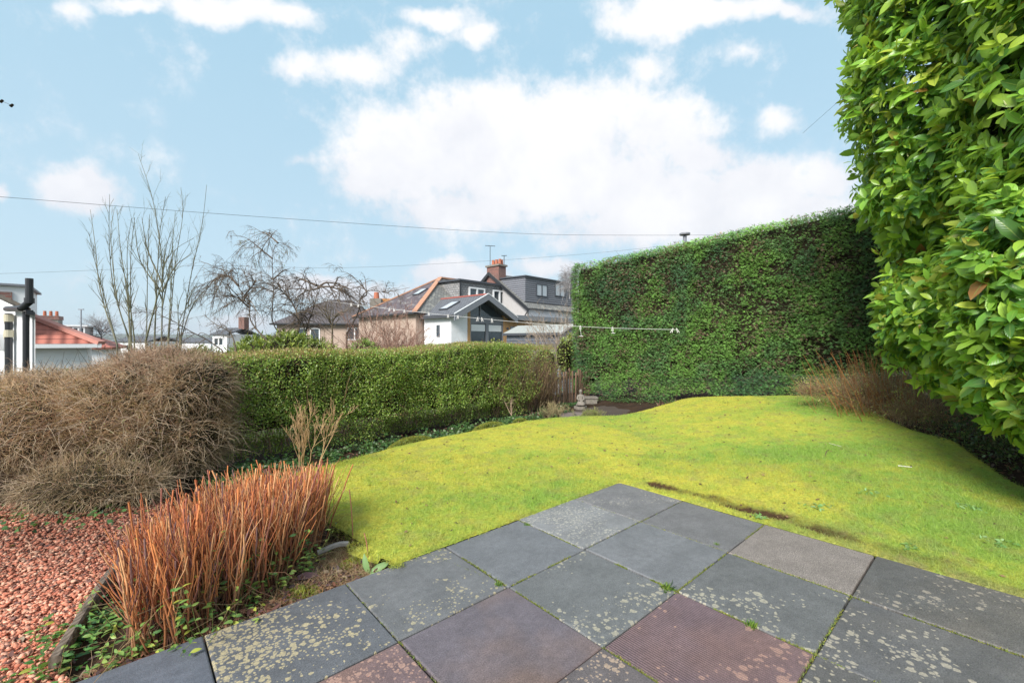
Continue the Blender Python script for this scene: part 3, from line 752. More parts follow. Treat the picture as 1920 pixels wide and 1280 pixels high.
# ---- big conifer hedge
def bhz(p): return rise(p[..., 0], p[..., 1])
BH = 3.02
def bp(s, t, z):
    s = np.asarray(s, float); t = np.asarray(t, float)
    x = BA[0]+BD[0]*s-BN[0]*t; y = BA[1]+BD[1]*s-BN[1]*t
    return np.stack([x, y, z+rise(x, y)], -1)
ch = thing('conifer_hedge', 'tall dark green clipped conifer hedge at the end of the lawn', 'hedge', (*bp(3, .6, 0)[:2], 0))
def conifer(n):
    m = int(n*.80); e = int(n*.09)
    kind = np.r_[np.zeros(m), np.ones(n-m-e), np.full(e, 2)]
    s = R.uniform(-.05, 8.2, n); z = R.uniform(.0, BH, n); z = np.where(R.uniform(size=n) < .06, R.uniform(-.03, .45, n), z); t = np.zeros(n)
    top = kind == 1; end = kind == 2
    t = np.where(top, R.uniform(.0, 1.1, n), t); z = np.where(top, BH-.02, z)
    s = np.where(end, -.05, s); t = np.where(end, R.uniform(0, 1.1, n), t)
    SZ = np.stack([s+t, z], 1)
    lump = .12*(fbm(SZ, 1.3, 110)-.5)+.09*(fbm(SZ, 6, 111, 2)-.5)
    rnd = np.where(~top, sm(z, BH-.12, BH)*.06, 0)
    und = sm(-z, -.45, -.15)*(-.03+.20*vnoise(SZ, 1.6, 112))
    t = np.where(kind == 0, t-lump+rnd+und+R.uniform(-.02, .10, n), t); s = np.where(end, s-lump+rnd, s)
    s = s+np.where(kind == 0, sm(-s, -.25, .0)*.0, 0)
    z = np.where(top, BH-.03+lump*.45-.08*sm(-t, -.2, 0)+R.uniform(-.06, .03, n)-.02*sm(-s, -.3, 0), z)
    P = bp(s, t, z)+R.normal(size=(n, 3))*.015
    nf = np.zeros((n, 3)); nf[:, :2] = BN; nf[top] = (0, 0, 1); nf[end, :2] = -BD; 
    keep = R.uniform(size=n) < .25+1.0*sm(fbm(SZ, 3.2, 113, 2), .27, .5)
    keep &= (z > .0+.10*vnoise(SZ, 2.5, 118))
    P, nf, SZ, s, z = P[keep], nf[keep], SZ[keep], s[keep], z[keep]; n = len(P)
    an = (fbm(SZ, .9, 114)-.5)*1.6
    side = np.where(R.uniform(size=n) < .70, -1, 1)[:, None]
    D = nrm(nf*.5+np.r_[BD, 0]*side*(.9)+np.array([0, 0, 1.])*(.22+an*.5)[:, None]+R.normal(size=(n, 3))*.35)
    Nn = nrm(nf*.8+np.array([0, 0, .8])+R.normal(size=(n, 3))*.45)
    k = fbm(SZ, 1.7, 115, 3); kb = fbm(SZ, 2.6, 116, 3)
    c = mixc((.062, .150, .046), (.13, .265, .052), sm(k, .30, .66))
    c = mixc(c, (.05, .12, .075), sm(kb, .50, .66)*.4)
    bw = (R.uniform(size=n) < .06+.32*sm(fbm(SZ, 3.4, 117, 3), .50, .66))
    c[bw] = pick([(.16, .11, .07), (.11, .08, .055), (.18, .14, .08)], [2, 2, 1], bw.sum(), .3)
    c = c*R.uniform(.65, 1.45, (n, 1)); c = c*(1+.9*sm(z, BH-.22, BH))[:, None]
    return P, D, Nn, c, SZ
P, D, Nn, c, SZ = conifer(120000); n = len(P)
parts_ = []
L = R.uniform(.030, .075, n)
for ang in (-.5, 0, .5):
    Xs = nrm(np.cross(D, Nn)); D2 = nrm(D*math.cos(ang)+Xs*math.sin(ang)+R.normal(size=(n, 3))*.12)
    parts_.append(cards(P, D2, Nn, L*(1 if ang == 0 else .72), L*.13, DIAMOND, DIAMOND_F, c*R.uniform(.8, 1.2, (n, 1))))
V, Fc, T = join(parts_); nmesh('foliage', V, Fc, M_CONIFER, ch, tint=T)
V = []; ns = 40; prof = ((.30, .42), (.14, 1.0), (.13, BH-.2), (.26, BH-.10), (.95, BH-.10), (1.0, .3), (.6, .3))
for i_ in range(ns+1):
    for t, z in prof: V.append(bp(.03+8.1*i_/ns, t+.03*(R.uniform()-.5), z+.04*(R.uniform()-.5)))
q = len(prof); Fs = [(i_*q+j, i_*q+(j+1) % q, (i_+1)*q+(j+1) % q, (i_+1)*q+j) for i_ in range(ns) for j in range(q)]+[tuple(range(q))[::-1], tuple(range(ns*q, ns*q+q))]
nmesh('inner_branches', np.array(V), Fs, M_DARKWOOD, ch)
n = 900; s = R.uniform(0, 6, n); z = R.uniform(.15, BH, n)**1.0; z[:420] = R.uniform(.1, .8, 420)
O = bp(s, R.uniform(.0, .12, n), z); D = nrm(np.c_[np.tile(BN*.5, (n, 1)), R.normal(size=n)*.2]+np.r_[BD, 0]*R.normal(size=(n, 1))*.9)
V, Fc, T = twigs(O, D, R.uniform(.08, .26, n), R.uniform(.0018, .004, n), 5, .4, .1, tint=pick([(.22, .16, .11), (.30, .24, .17), (.14, .09, .07)], [2, 1, 2], n))
nmesh('bare_twigs', V, Fc, M_TWIG, ch, tint=T)

# ---- laurel on the right
LB = [((5.36, 4.3, 4.35), (1.68, 1.28, 2.45), 3.2), ((5.02, 4.05, 1.50), (1.36, .92, .84), 2.2), ((4.35, 2.95, 1.60), (1.15, .80, 1.0), 2.4), ((5.05, 3.0, 3.95), (1.5, 1.25, 2.7), 4), ((4.05, 2.55, 1.12), (.80, .56, .70), 2), ((4.42, 3.3, 1.22), (.95, .70, .70), 2)]
lau = thing('laurel', 'huge bright green glossy laurel bush overhanging the right of the lawn', 'bush', (5.0, 3.8, .2))
def sup(u, p):  # point on |xy|^p+|z|^p = 1
    h = np.linalg.norm(u[:, :2], axis=1); v = np.abs(u[:, 2]); k = (h**p+v**p)**(-1/p)
    return u*k[:, None]
def laurel_pts(n, depth, lum=.2, seed=0):
    ar = np.array([r[0]*r[2]+r[1]*r[2]+r[0]*r[1] for _, r, _ in LB]); ar[1:3] *= 1.5; ar[4] *= 2; idx = R.choice(len(LB), n, p=ar/ar.sum())
    Ps = []; Ns = []
    for j, (c, r, p) in enumerate(LB):
        m = (idx == j).sum(); u = nrm(R.normal(size=(m, 3))*np.array([1, 1, 1.3])); q = sup(u, p)
        c = np.array(c); r = np.array(r)
        h = np.linalg.norm(q[:, :2], axis=1, keepdims=True)
        g = np.c_[q[:, :2]*h**(p-2), np.sign(q[:, 2])*np.abs(q[:, 2])**(p-1)]/r
        N_ = nrm(g); P = c+q*r*(1-depth)
        P = P+N_*(lum*2*(fbm(P, 1.9, 130, 2)-.5)+.10*(vnoise(P, 5, 131)-.5))[:, None]
        ok = np.ones(m, bool)
        for i_, (c2, r2, p2) in enumerate(LB):
            if i_ != j:
                d = (P-np.array(c2))/np.array(r2); qq = (np.linalg.norm(d[:, :2], axis=1)**p2+np.abs(d[:, 2])**p2)**(1/p2); ok &= qq > .90-depth
        Ps.append(P[ok]); Ns.append(N_[ok])
    P = np.concatenate(Ps); N_ = np.concatenate(Ns); k = ((N_*tocam(P)).sum(1) > -.45) & (P[:, 2] < 6.2)
    P, N_ = P[k], N_[k]; o = R.permutation(len(P)); return P[o], N_[o]
def rosettes(P, Nn, nl, Lr, cols, wts, upness=.45, spread=.8):
    m = len(P); ax = nrm(Nn+np.array([0, 0, upness])+R.normal(size=(m, 3))*.38)
    i = np.repeat(np.arange(m), nl); j = np.tile(np.arange(nl), m)
    a = ax[i]; s1 = nrm(np.cross(a, R.normal(size=(m, 3))[i])); s2 = np.cross(a, s1)
    ph = j*2.4+R.uniform(0, 1, len(i)); f = j/max(nl-1, 1)
    side = s1*np.cos(ph)[:, None]+s2*np.sin(ph)[:, None]
    D = nrm(a*(.10+.55*f)[:, None]+side*(1.1-.35*f)[:, None]*spread+R.normal(size=a.shape)*.22+np.array([0, 0, -.12]))
    Nl = nrm(Nn[i]*1.0+side*.12+np.array([0, 0, .42])+R.normal(size=a.shape)*.42)
    O = P[i]+a*((f-.6)*.13)[:, None]+side*.006
    Lm = R.uniform(*Lr, m)[i]*(1-.30*f**2)*R.uniform(.62, 1.15, len(i))
    c = pick(cols, wts, m, .1)[i]*R.uniform(.75, 1.25, (len(i), 1))
    od = R.uniform(size=len(i)) < .02; c[od] = pick([(.55, .40, .07), (.35, .17, .05), (.5, .48, .1)], [2, 1, 2], od.sum())
    V, Fc, T = cards(O, D, Nl, Lm, Lm*R.uniform(.40, .50, len(i)), LEAF, LEAF_F, c)
    return V, Fc, T, np.tile(LEAF_UV, (len(i), 1))
P, Nn = laurel_pts(30000, .0); gap = fbm(P, 1.7, 133, 2); k = gap > .30; P, Nn = P[k][:4300], Nn[k][:4300]
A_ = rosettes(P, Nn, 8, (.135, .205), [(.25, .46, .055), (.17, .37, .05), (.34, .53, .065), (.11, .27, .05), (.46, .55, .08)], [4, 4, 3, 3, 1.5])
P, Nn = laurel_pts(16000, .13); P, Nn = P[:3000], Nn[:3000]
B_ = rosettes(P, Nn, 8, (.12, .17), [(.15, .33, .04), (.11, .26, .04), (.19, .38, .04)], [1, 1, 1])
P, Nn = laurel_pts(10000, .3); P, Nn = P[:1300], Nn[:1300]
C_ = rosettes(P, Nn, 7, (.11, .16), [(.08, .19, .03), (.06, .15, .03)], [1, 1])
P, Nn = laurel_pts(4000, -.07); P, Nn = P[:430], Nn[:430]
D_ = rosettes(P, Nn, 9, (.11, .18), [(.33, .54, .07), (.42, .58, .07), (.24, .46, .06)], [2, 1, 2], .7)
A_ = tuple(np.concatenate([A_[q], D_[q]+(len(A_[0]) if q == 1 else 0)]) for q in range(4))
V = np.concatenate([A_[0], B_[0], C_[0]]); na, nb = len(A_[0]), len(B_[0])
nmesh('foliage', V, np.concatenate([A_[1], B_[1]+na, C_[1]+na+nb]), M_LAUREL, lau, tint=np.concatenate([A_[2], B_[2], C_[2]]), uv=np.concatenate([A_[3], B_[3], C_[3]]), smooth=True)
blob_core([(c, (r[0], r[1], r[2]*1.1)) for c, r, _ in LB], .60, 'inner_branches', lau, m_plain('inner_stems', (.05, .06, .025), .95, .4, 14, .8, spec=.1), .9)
tr = []
for k in range(9):
    b = np.array([R.uniform(5.0, 5.8), R.uniform(3.0, 4.7), .15]); top = np.array([b[0]+R.uniform(-.9, .7), b[1]+R.uniform(-.8, .6), R.uniform(2.2, 5.6)])
    pts = resample([b, b*.6+top*.4+R.normal(size=3)*.15, top], 10); tr.append(tubes(pts[None], np.linspace(.04, .012, 10)[None], 6, np.array([[.06, .05, .035]])))
P, Nn = laurel_pts(9000, .12); P, Nn = P[:1300], Nn[:1300]; n = len(P)
tr2 = twigs(P-Nn*.55, nrm(Nn+np.array([0, 0, .2])+R.normal(size=(n, 3))*.25), np.full(n, .62), R.uniform(.004, .008, n), 5, .15, tint=pick([(.10, .075, .04), (.07, .06, .03)], [1, 1], n))
V1, F1, T1 = join(tr); V, Fc, T = join([(V1, F1, T1), tr2]); nmesh('branches', V, Fc, M_TWIG, lau, tint=T)
P, Nn = laurel_pts(3000, -.01); P, Nn = P[:150], Nn[:150]; n = len(P)
V, Fc, T = twigs(P, nrm(np.array([0, 0, 1.])+R.normal(size=(n, 3))*.2), R.uniform(.03, .05, n), np.full(n, .0055), 4, .1, sides=6, taper=.4, tint=pick([(.55, .58, .28), (.45, .5, .2)], [1, 1], n))
nmesh('flower_buds', V, Fc, M_TWIG, lau, tint=T, kind='stuff')

# ---- pruned orange shrub in front of the patio
ST = np.array([(-1.58, 1.76), (-1.42, 1.84), (-1.30, 2.12), (-1.19, 2.45), (-1.20, 2.78), (-1.32, 2.98), (-1.58, 2.8), (-1.74, 2.42), (-1.72, 2.0)])
ps = thing('pruned_shrub', 'hard pruned shrub of upright orange brown stems beside the patio', 'shrub', (-1.6, 2.4, -.06))
def sample_poly(poly, n):
    lo, hi = poly.min(0), poly.max(0); P = R.uniform(lo, hi, (n*3, 2)); return P[inside(P, poly)][:n]
def shrub_top(x, y): return .50-.05*sm(y, 2.4, 3.2)-.06*sm(-y, -1.95, -1.7)
P = sample_poly(ST, 760); n = len(P)
cl = P+(vnoise(P, 6, 140)-.5)[:, None]*.06
O = np.c_[cl, soil_h(cl[:, 0], cl[:, 1])]
cen = np.array([-1.58, 2.45]); outw = nrm(P-cen)*np.minimum(1, np.linalg.norm(P-cen, axis=1, keepdims=True)/.6)
D = nrm(np.c_[outw*.11+R.normal(size=(n, 2))*.11+[-.03, 0], np.ones(n)])
L = (shrub_top(P[:, 0], P[:, 1])+.06)*R.uniform(.50, 1.08, n)
base_c = pick([(.12, .055, .035), (.17, .075, .04), (.09, .05, .045), (.22, .10, .05)], [3, 3, 2, 2], n, .2)
tipc = pick([(.62, .23, .08), (.46, .15, .065), (.68, .36, .17), (.30, .11, .08), (.24, .14, .13), (.50, .26, .12)], [4, 4, 3, 2.5, 2, 2], n, .25)
k = 7; t = np.linspace(0, 1, k)
B = nrm(R.normal(size=(n, 3))*[1, 1, .2])
PP = O[:, None]+D[:, None]*(L[:, None, None]*t[None, :, None])+B[:, None]*(L*.09*R.uniform(-1, 1, n))[:, None, None]*(np.sin(t*math.pi*R.uniform(.6, 1.6)))[None, :, None]+R.normal(size=(n, k, 3))*.004
Rr = R.uniform(.0021, .0058, n)[:, None]*(1-.2*t)[None]
tt = base_c[:, None]*(1-t[None, :, None]**.8)+tipc[:, None]*(t[None, :, None]**.8)
st1 = tubes(PP, Rr, 5, tt)
# forked side shoots
m = 2300; i = R.integers(0, n, m); f = R.uniform(.35, .86, m); jj = np.clip((f*(k-1)).astype(int), 0, k-2)
O2 = PP[i, jj]; D2 = nrm(D[i]+nrm(np.c_[R.normal(size=(m, 2)), np.zeros(m)])*R.uniform(.15, .5, (m, 1))+[0, 0, .15])
zt = shrub_top(O2[:, 0], O2[:, 1]); L2 = np.clip((zt-.06+R.uniform(-.07, .05, m)-O2[:, 2])/np.maximum(D2[:, 2], .5), .04, .30)
st2 = twigs(O2, D2, L2, R.uniform(.0014, .0030, m), 5, .18, sides=4, taper=.55, tint=pick([(.62, .24, .09), (.46, .155, .07), (.68, .38, .19), (.27, .12, .10)], [3, 3, 2.5, 2], m, .2))
V, Fc, T = join([st1, st2]); nmesh('stems', V, Fc, M_TWIG, ps, tint=T)
# loose dry tangle low in the shrub
m = 900; P = sample_poly(ST, m); m = len(P)
O2 = np.c_[P, soil_h(P[:, 0], P[:, 1])+R.uniform(0, .2, m)]
V, Fc, T = twigs(O2, nrm(R.normal(size=(m, 3))*[1, 1, .5]+[0, 0, .3]), R.uniform(.08, .28, m), R.uniform(.001, .0022, m), 6, .9, tint=pick([(.28, .20, .11), (.17, .09, .055), (.35, .27, .15)], [2, 3, 1], m, .2))
nmesh('dry_twigs', V, Fc, M_TWIG, ps, tint=T)

# periwinkle and other green leaves around the stems
def vine_leaves(cs, cols, w, Lr=(.02, .038), name='creeping_periwinkle', label=None, cat='plant'):
    parts_ = []; stem = []
    for (x_, y_, rx, ry, z0, z1, n) in cs:
        m = n//7+1
        P = np.array([x_, y_])+R.normal(size=(m, 2))*[rx, ry]; z = soil_h(P[:, 0], P[:, 1])
        O = np.c_[P, z]; D = nrm(np.c_[R.normal(size=(m, 2))*.5, np.ones(m)]); L = R.uniform(z0, z1, m)
        k = 6; t = np.linspace(0, 1, k); PP = O[:, None]+D[:, None]*(L[:, None, None]*t[None, :, None])+np.cumsum(R.normal(size=(m, k, 3))*.008, 1)
        stem.append(tubes(PP, np.full((m, k), .0012), 3, pick([(.18, .22, .06), (.22, .15, .07)], [1, 1], m)))
        i = np.repeat(np.arange(m), 8); j = np.tile([1, 1, 2, 3, 3, 4, 5, 5], m); O = PP[i, j]
        q = len(i); sd_ = nrm(np.c_[R.normal(size=(q, 2)), np.zeros(q)])
        LL = R.uniform(*Lr, q)
        parts_.append(cards(O, nrm(sd_+[0, 0, .25]), nrm(R.normal(size=(q, 3))*.45+[0, -.3, 1]), LL, LL*.46, LEAF, LEAF_F, pick(cols, w, q)))
    th = thing(name, label, cat, (cs[0][0], cs[0][1], -.06))
    V, Fc, T = join(parts_); nmesh('leaves', V, Fc, M_LAUREL2, th, tint=T, smooth=True)
    V, Fc, T = join(stem); nmesh('stems', V, Fc, M_TWIG, th, tint=T)
M_LAUREL2 = m_leaf('soft_leaf', .4, .3)
vine_leaves([(-1.42, 1.92, .10, .09, .10, .36, 240), (-1.50, 2.2, .12, .2, .25, .48, 150), (-1.29, 2.2, .06, .09, .10, .34, 90), (-1.60, 1.76, .07, .04, .06, .20, 90), (-1.15, 2.55, .06, .10, .12, .36, 90), (-1.9, 1.95, .07, .12, .03, .14, 160)],
            [(.20, .33, .08), (.30, .42, .10), (.10, .22, .06), (.42, .46, .08)], [4, 2, 3, 1], label='green leafy periwinkle shoots growing up through the orange stems')
vine_leaves([(-1.90, 1.98, .06, .13, .03, .10, 420), (-1.86, 1.78, .05, .06, .03, .08, 180), (-1.72, 1.58, .10, .07, .02, .07, 240)], [(.09, .24, .05), (.14, .30, .06), (.05, .15, .045)], [2, 2, 1], (.018, .034),
            name='creeping_plant', label='low dark green creeper along the timber edging')

# ivy: ground cover along the hedge and round the beds
def ivy(n_, where, name='ivy', hgt=.09, cols=((.055, .13, .035), (.09, .18, .05), (.035, .08, .03), (.16, .22, .10))):
    Ps = []
    for (x0, y0, x1, y1, wdt, m) in where:
        t = R.uniform(size=m)[:, None]; P = np.array([x0, y0])*(1-t)+np.array([x1, y1])*t+R.normal(size=(m, 2))*wdt; Ps.append(P)
    P = np.concatenate(Ps); P = P[~inside(P, LAWN)]; P = P[fbm(P, 5, 151) > .36]; n = len(P)
    z = soil_h(P[:, 0], P[:, 1])+R.uniform(.01, hgt, n)*(.4+vnoise(P, 6, 152))
    O = np.c_[P, z]; LL = R.uniform(.022, .042, n)
    V, Fc, T = cards(O, nrm(R.normal(size=(n, 3))*[1, 1, .35]+[.1, -.3, 0]), nrm(R.normal(size=(n, 3))*.4+[.1, -.4, 1]), LL, LL*.9, [(0, 0, 0), (.5, .3, .06), (.28, .62, .04), (0, 1, 0), (-.28, .62, .04), (-.5, .3, .06)], [(0, 1, 2, 3, 4, 5)], pick(cols, [3, 3, 2, 1.2], n, .2))
    nmesh(name, V, Fc, M_LAUREL2, tint=T, kind='stuff')
ivy(0, [(-2.7, 3.95, -1.3, 5.42, .13, 5200), (-1.3, 5.4, .3, 7.1, .11, 4200), (.5, 7.2, .9, 7.8, .15, 700), (-1.75, 4.55, -.3, 6.1, .06, 900), (-2.35, 3.85, -2.1, 4.3, .15, 900),
        (1.9, 9.3, 5.1, 6.85, .10, 2200), (2.9, 8.35, 5.0, 6.75, .06, 1100), (.9, 8.4, 1.3, 8.9, .12, 500), (-3.9, 3.15, -2.9, 3.2, .16, 500), (-2.35, 2.75, -2.2, 2.6, .10, 90), (4.5, 3.6, 4.6, 3.0, .16, 900), (4.4, 3.2, 4.1, 2.3, .14, 900)])

# leaf litter and dry grass in the beds
def litter(where, name, cols, w, Lr=(.02, .05), up=.25, mt=None, zz_=.01):
    Ps = []
    for (x, y, rx, ry, m) in where: Ps.append(np.array([x, y])+R.normal(size=(m, 2))*[rx, ry])
    P = np.concatenate(Ps); P = P[~inside(P, LAWN) & ~inside(P, PATIO)]; n = len(P)
    O = np.c_[P, soil_h(P[:, 0], P[:, 1])+R.uniform(0, .03, n)+zz_]; LL = R.uniform(*Lr, n)
    V, Fc, T = cards(O, nrm(R.normal(size=(n, 3))*[1, 1, up]), nrm(R.normal(size=(n, 3))*.4+[0, 0, 1]), LL, LL*R.uniform(.3, .55, n), LEAF, LEAF_F, pick(cols, w, n, .25), zs=LL*R.uniform(-1.5, 1.5, n))
    nmesh(name, V, Fc, mt or M_DRY, tint=T, kind='stuff', smooth=True)
DRYC = [(.20, .085, .055), (.13, .06, .05), (.30, .17, .10), (.10, .06, .06), (.24, .18, .13)]
litter([(-1.2, 2.0, .14, .12, 1100), (-1.45, 1.70, .16, .06, 500), (-1.05, 2.3, .12, .12, 700), (-.85, 2.45, .12, .08, 160), (-1.9, 4.6, .3, .3, 260), (-.6, 5.8, .7, .5, 500), (.5, 7.2, .4, .3, 400), (4.75, 5.4, .25, .5, 500), (4.5, 4.1, .15, .4, 260),
        (4.2, 3.2, .12, .5, 300), (3.9, 7.7, .8, .2, 300), (4.9, 6.7, .3, .25, 260), (-2.6, 3.1, .4, .3, 260), (-3.6, 3.3, .5, .2, 320), (-1.5, 3.3, .3, .4, 320), (-1.95, 1.7, .1, .12, 70)], 'leaf_litter', DRYC, [3, 2, 2, 2, 1], (.018, .045))
def dry_tuft(where, name, cols, w, Lr, lean=1.0, wd=.0025):
    Ps = []
    for (x, y, rx, ry, m) in where: Ps.append(np.array([x, y])+R.normal(size=(m, 2))*[rx, ry])
    P = np.concatenate(Ps); P = P[~inside(P, LAWN) & ~inside(P, PATIO)]; n = len(P)
    O = np.c_[P, soil_h(P[:, 0], P[:, 1])]
    V, Fc, T = twigs(O, nrm(R.normal(size=(n, 3))*[lean, lean, .3]+[0, 0, 1]), R.uniform(*Lr, n), np.full(n, wd*.45), 5, .6, .35, tint=pick(cols, w, n, .2), taper=.3)
    nmesh(name, V, Fc, M_TWIG, tint=T, kind='stuff')
dry_tuft([(-1.02, 2.62, .10, .16, 1500), (-.95, 2.38, .12, .08, 1200), (-1.14, 2.18, .10, .10, 700), (-.82, 2.5, .08, .06, 400), (-1.3, 1.9, .10, .08, 400), (-1.5, 1.66, .15, .04, 200)], 'dry_grass', [(.42, .30, .18), (.34, .20, .12), (.45, .36, .18), (.30, .28, .10)], [3, 3, 2, 1], (.04, .13))
dry_tuft([(-1.0, 2.2, .16, .06, 500), (-1.22, 1.92, .16, .05, 400)], 'cut_stubble', [(.45, .20, .09), (.34, .15, .08)], [1, 1], (.03, .07), .35, .005)
def moss_mound(x, y, rx, ry, h, n, cols=((.30, .27, .03), (.20, .24, .03), (.38, .33, .05)), rot=0.):
    u = nrm(R.normal(size=(n, 3))); u[:, 2] = np.abs(u[:, 2]); P = u*[rx, ry, h]; cr, sr = math.cos(rot), math.sin(rot)
    P = np.c_[P[:, 0]*cr-P[:, 1]*sr+x, P[:, 0]*sr+P[:, 1]*cr+y, P[:, 2]-.08+rise(x, y)]
    return cards(P, nrm(u+R.normal(size=u.shape)*.5+[0, 0, .3]), R.normal(size=u.shape), R.uniform(.01, .022, n), np.full(n, .006), TRI, TRI_F, pick(cols, [2, 2, 1], n, .25))
V, Fc, T = join([moss_mound(-1.22, 5.33, .36, .11, .16, 6000, rot=.8), moss_mound(-.32, 6.28, .36, .12, .16, 5500, rot=.8), moss_mound(.12, 6.72, .2, .1, .14, 2400, rot=.8), moss_mound(-1.08, 2.25, .1, .07, .05, 1500), moss_mound(-.92, 2.55, .09, .07, .05, 1300), moss_mound(-1.38, 1.70, .06, .03, .04, 500)])
nmesh('moss_cushions', V, Fc, M_GRASS, tint=T, kind='stuff')

k = 900; P = np.stack([R.uniform(-1.8, 4.6, k*2), R.uniform(1.6, 7.5, k*2)], 1); P = P[inside(P, LAWN)][:k]; n = len(P)
LL = R.uniform(.008, .028, n)*(1+.1*P[:, 1])
V, Fc, T = cards(np.c_[P, lawn_h(P[:, 0], P[:, 1])+.008], nrm(np.c_[R.normal(size=(n, 2)), R.uniform(-.1, .3, n)]), nrm(R.normal(size=(n, 3))*.4+[0, 0, 1]), LL, LL*.45, DIAMOND, DIAMOND_F, pick([(.14, .08, .04), (.25, .16, .08), (.08, .055, .03)], [2, 2, 1], n))
nmesh('lawn_debris', V, Fc, M_DRY, tint=T, kind='stuff')
for px, py, sc_, lab in ((1820, 958, 1.3, 'largest blue green weed rosette on the right of the lawn'), (1533, 950, .9, 'grey green weed near the soil scrape beside the pinkish brown slab'), (1628, 932, .8, 'small pale weed in the middle of the right lawn'), (1880, 1020, 1.1, 'weed cluster at the far right near the patio edge'), (1702, 1018, .7, 'pale round weed at the patio edge above the dark slab'), (1422, 962, .7, 'small clover weed at the corner of the pinkish brown slab')):
    Yw = EYE*F/(py-640)*.97; p = at(px, py, Yw); n = int(26*sc_)
    O = np.c_[p[0]+R.normal(size=n)*.05*sc_, p[1]+R.normal(size=n)*.04*sc_, np.zeros(n)]; O[:, 2] = lawn_h(O[:, 0], O[:, 1])+.004
    LL = R.uniform(.02, .04, n)
    V, Fc, T = cards(O, nrm(np.c_[R.normal(size=(n, 2)), R.uniform(.1, .5, n)]), nrm(R.normal(size=(n, 3))*.3+[0, -.2, 1]), LL, LL*.5, LEAF, LEAF_F, pick([(.22, .38, .14), (.28, .42, .19), (.16, .32, .09)], [2, 1, 2], n))
    nmesh('weed', V, Fc, M_LAUREL2, tint=T, smooth=True, label=lab, cat='weed', group='weeds in the lawn')

# ---- shrub under the laurel
us = thing('twiggy_shrub', 'brown twiggy shrub with orange stems under the laurel by the dark hedge', 'shrub', (4.9, 5.7, .25))
UB = [((4.85, 5.75, .52), (.78, .6, .42)), ((4.75, 5.1, .42), (.42, .4, .30)), ((5.3, 5.2, .5), (.6, .6, .42)), ((4.35, 6.1, .55), (.45, .3, .26))]
P, Nn = on_blobs(UB, 16000, .15, 3); k = P[:, 2] > .2; P, Nn = P[k][:6500], Nn[k][:6500]; n = len(P)
V, Fc, T = twigs(P-Nn*.15, nrm(Nn*.6+R.normal(size=(n, 3))*.55+[-.25, 0, .3]), R.uniform(.08, .24, n), R.uniform(.001, .0022, n), 5, .4, tint=pick([(.30, .19, .11), (.38, .27, .15), (.22, .14, .08), (.44, .34, .20)], [3, 3, 2, 1], n, .2))
nmesh('twigs', V, Fc, M_TWIG, us, tint=T)
P, Nn = on_blobs(UB, 12000, .1, 4); k = (P[:, 2] > .2) & (fbm(P, 4, 161) > .42); P = P[k][:5200]+R.normal(size=(min(5200, k.sum()), 3))*.05; n = len(P)
V, Fc, T = cards(P, nrm(R.normal(size=(n, 3))), nrm(R.normal(size=(n, 3))+[0, -.3, .7]), R.uniform(.012, .024, n), R.uniform(.008, .015, n), DIAMOND, DIAMOND_F, pick([(.36, .36, .10), (.26, .30, .08), (.40, .25, .11), (.16, .19, .06), (.50, .48, .16)], [3, 3, 2, 2, 1], n, .2))
nmesh('leaves', V, Fc, M_LEAF, us, tint=T)
n = 190; O = np.c_[R.normal(4.95, .32, n), R.normal(5.75, .22, n), np.full(n, .25)]
V, Fc, T = twigs(O, nrm(np.c_[(O[:, 0]-5.15)*.6-.05, (O[:, 1]-5.75)*.4, np.ones(n)]+R.normal(size=(n, 3))*.12), R.uniform(.5, 1.0, n), R.uniform(.003, .006, n), 6, .12, tint=pick([(.40, .17, .06), (.30, .12, .05), (.45, .23, .10)], [3, 2, 1], n, .2))
nmesh('stems', V, Fc, M_TWIG, us, tint=T)
# dark low leafy plants between that shrub and the lawn
P = np.r_[R.normal(size=(1700, 2))*[.22, .30]+[4.95, 4.55], R.normal(size=(900, 2))*[.15, .4]+[4.75, 3.9]]; n = len(P)
V, Fc, T = cards(np.c_[P, rise(P[:, 0], P[:, 1])+R.uniform(-.03, .30, n)*np.exp(-((P[:, 0]-4.95)/.4)**2)], nrm(R.normal(size=(n, 3))), nrm(R.normal(size=(n, 3))*.6+[0, -.3, 1]), R.uniform(.02, .045, n), R.uniform(.014, .026, n), LEAF, LEAF_F, pick([(.05, .10, .03), (.08, .14, .04), (.12, .14, .05), (.16, .10, .06)], [3, 2, 1, 1], n, .2))
nmesh('low_plants', V, Fc, M_LAUREL2, tint=T, kind='stuff')

# ---- bare shrubs with forked fine branches
rmin = .0022
def fork(O, D, L, r, depth, k=6, kids=3, curl=.25, up=.1, spread=.5, droop=0., lr=(.45, .75), f0=.25):
    """recursive branching; returns list of (P, R) arrays"""
    n = len(O); t = np.linspace(0, 1, k); B = nrm(R.normal(size=(n, 3)))
    P = O[:, None]+D[:, None]*(L[:, None, None]*t[None, :, None])+B[:, None]*(L*curl*R.uniform(-.6, .6, n))[:, None, None]*(t**1.6)[None, :, None]
    P = P+R.normal(size=P.shape)*(L*.012)[:, None, None]; P[..., 2] -= (L*droop)[:, None]*(t**2)[None]
    Rr = r[:, None]*(1-.7*t)[None]; out = [(P, Rr)]
    if depth > 0:
        i = np.repeat(np.arange(n), kids); m = len(i); f = R.uniform(f0, .97, m); q = f*(k-1); j = np.clip(q.astype(int), 0, k-2); w_ = (q-j)[:, None]
        O2 = P[i, j]*(1-w_)+P[i, j+1]*w_; T2 = nrm(P[i, j+1]-P[i, j])
        D2 = nrm(T2+R.normal(size=(m, 3))*spread+np.array([0, 0, up]))
        out += fork(O2, D2, L[i]*R.uniform(*lr, m)*(1-.35*f), np.maximum(r[i]*(1-.7*f)*.75, rmin), depth-1, max(k-1, 4), kids, curl, up, spread, droop, lr, f0)
    return out
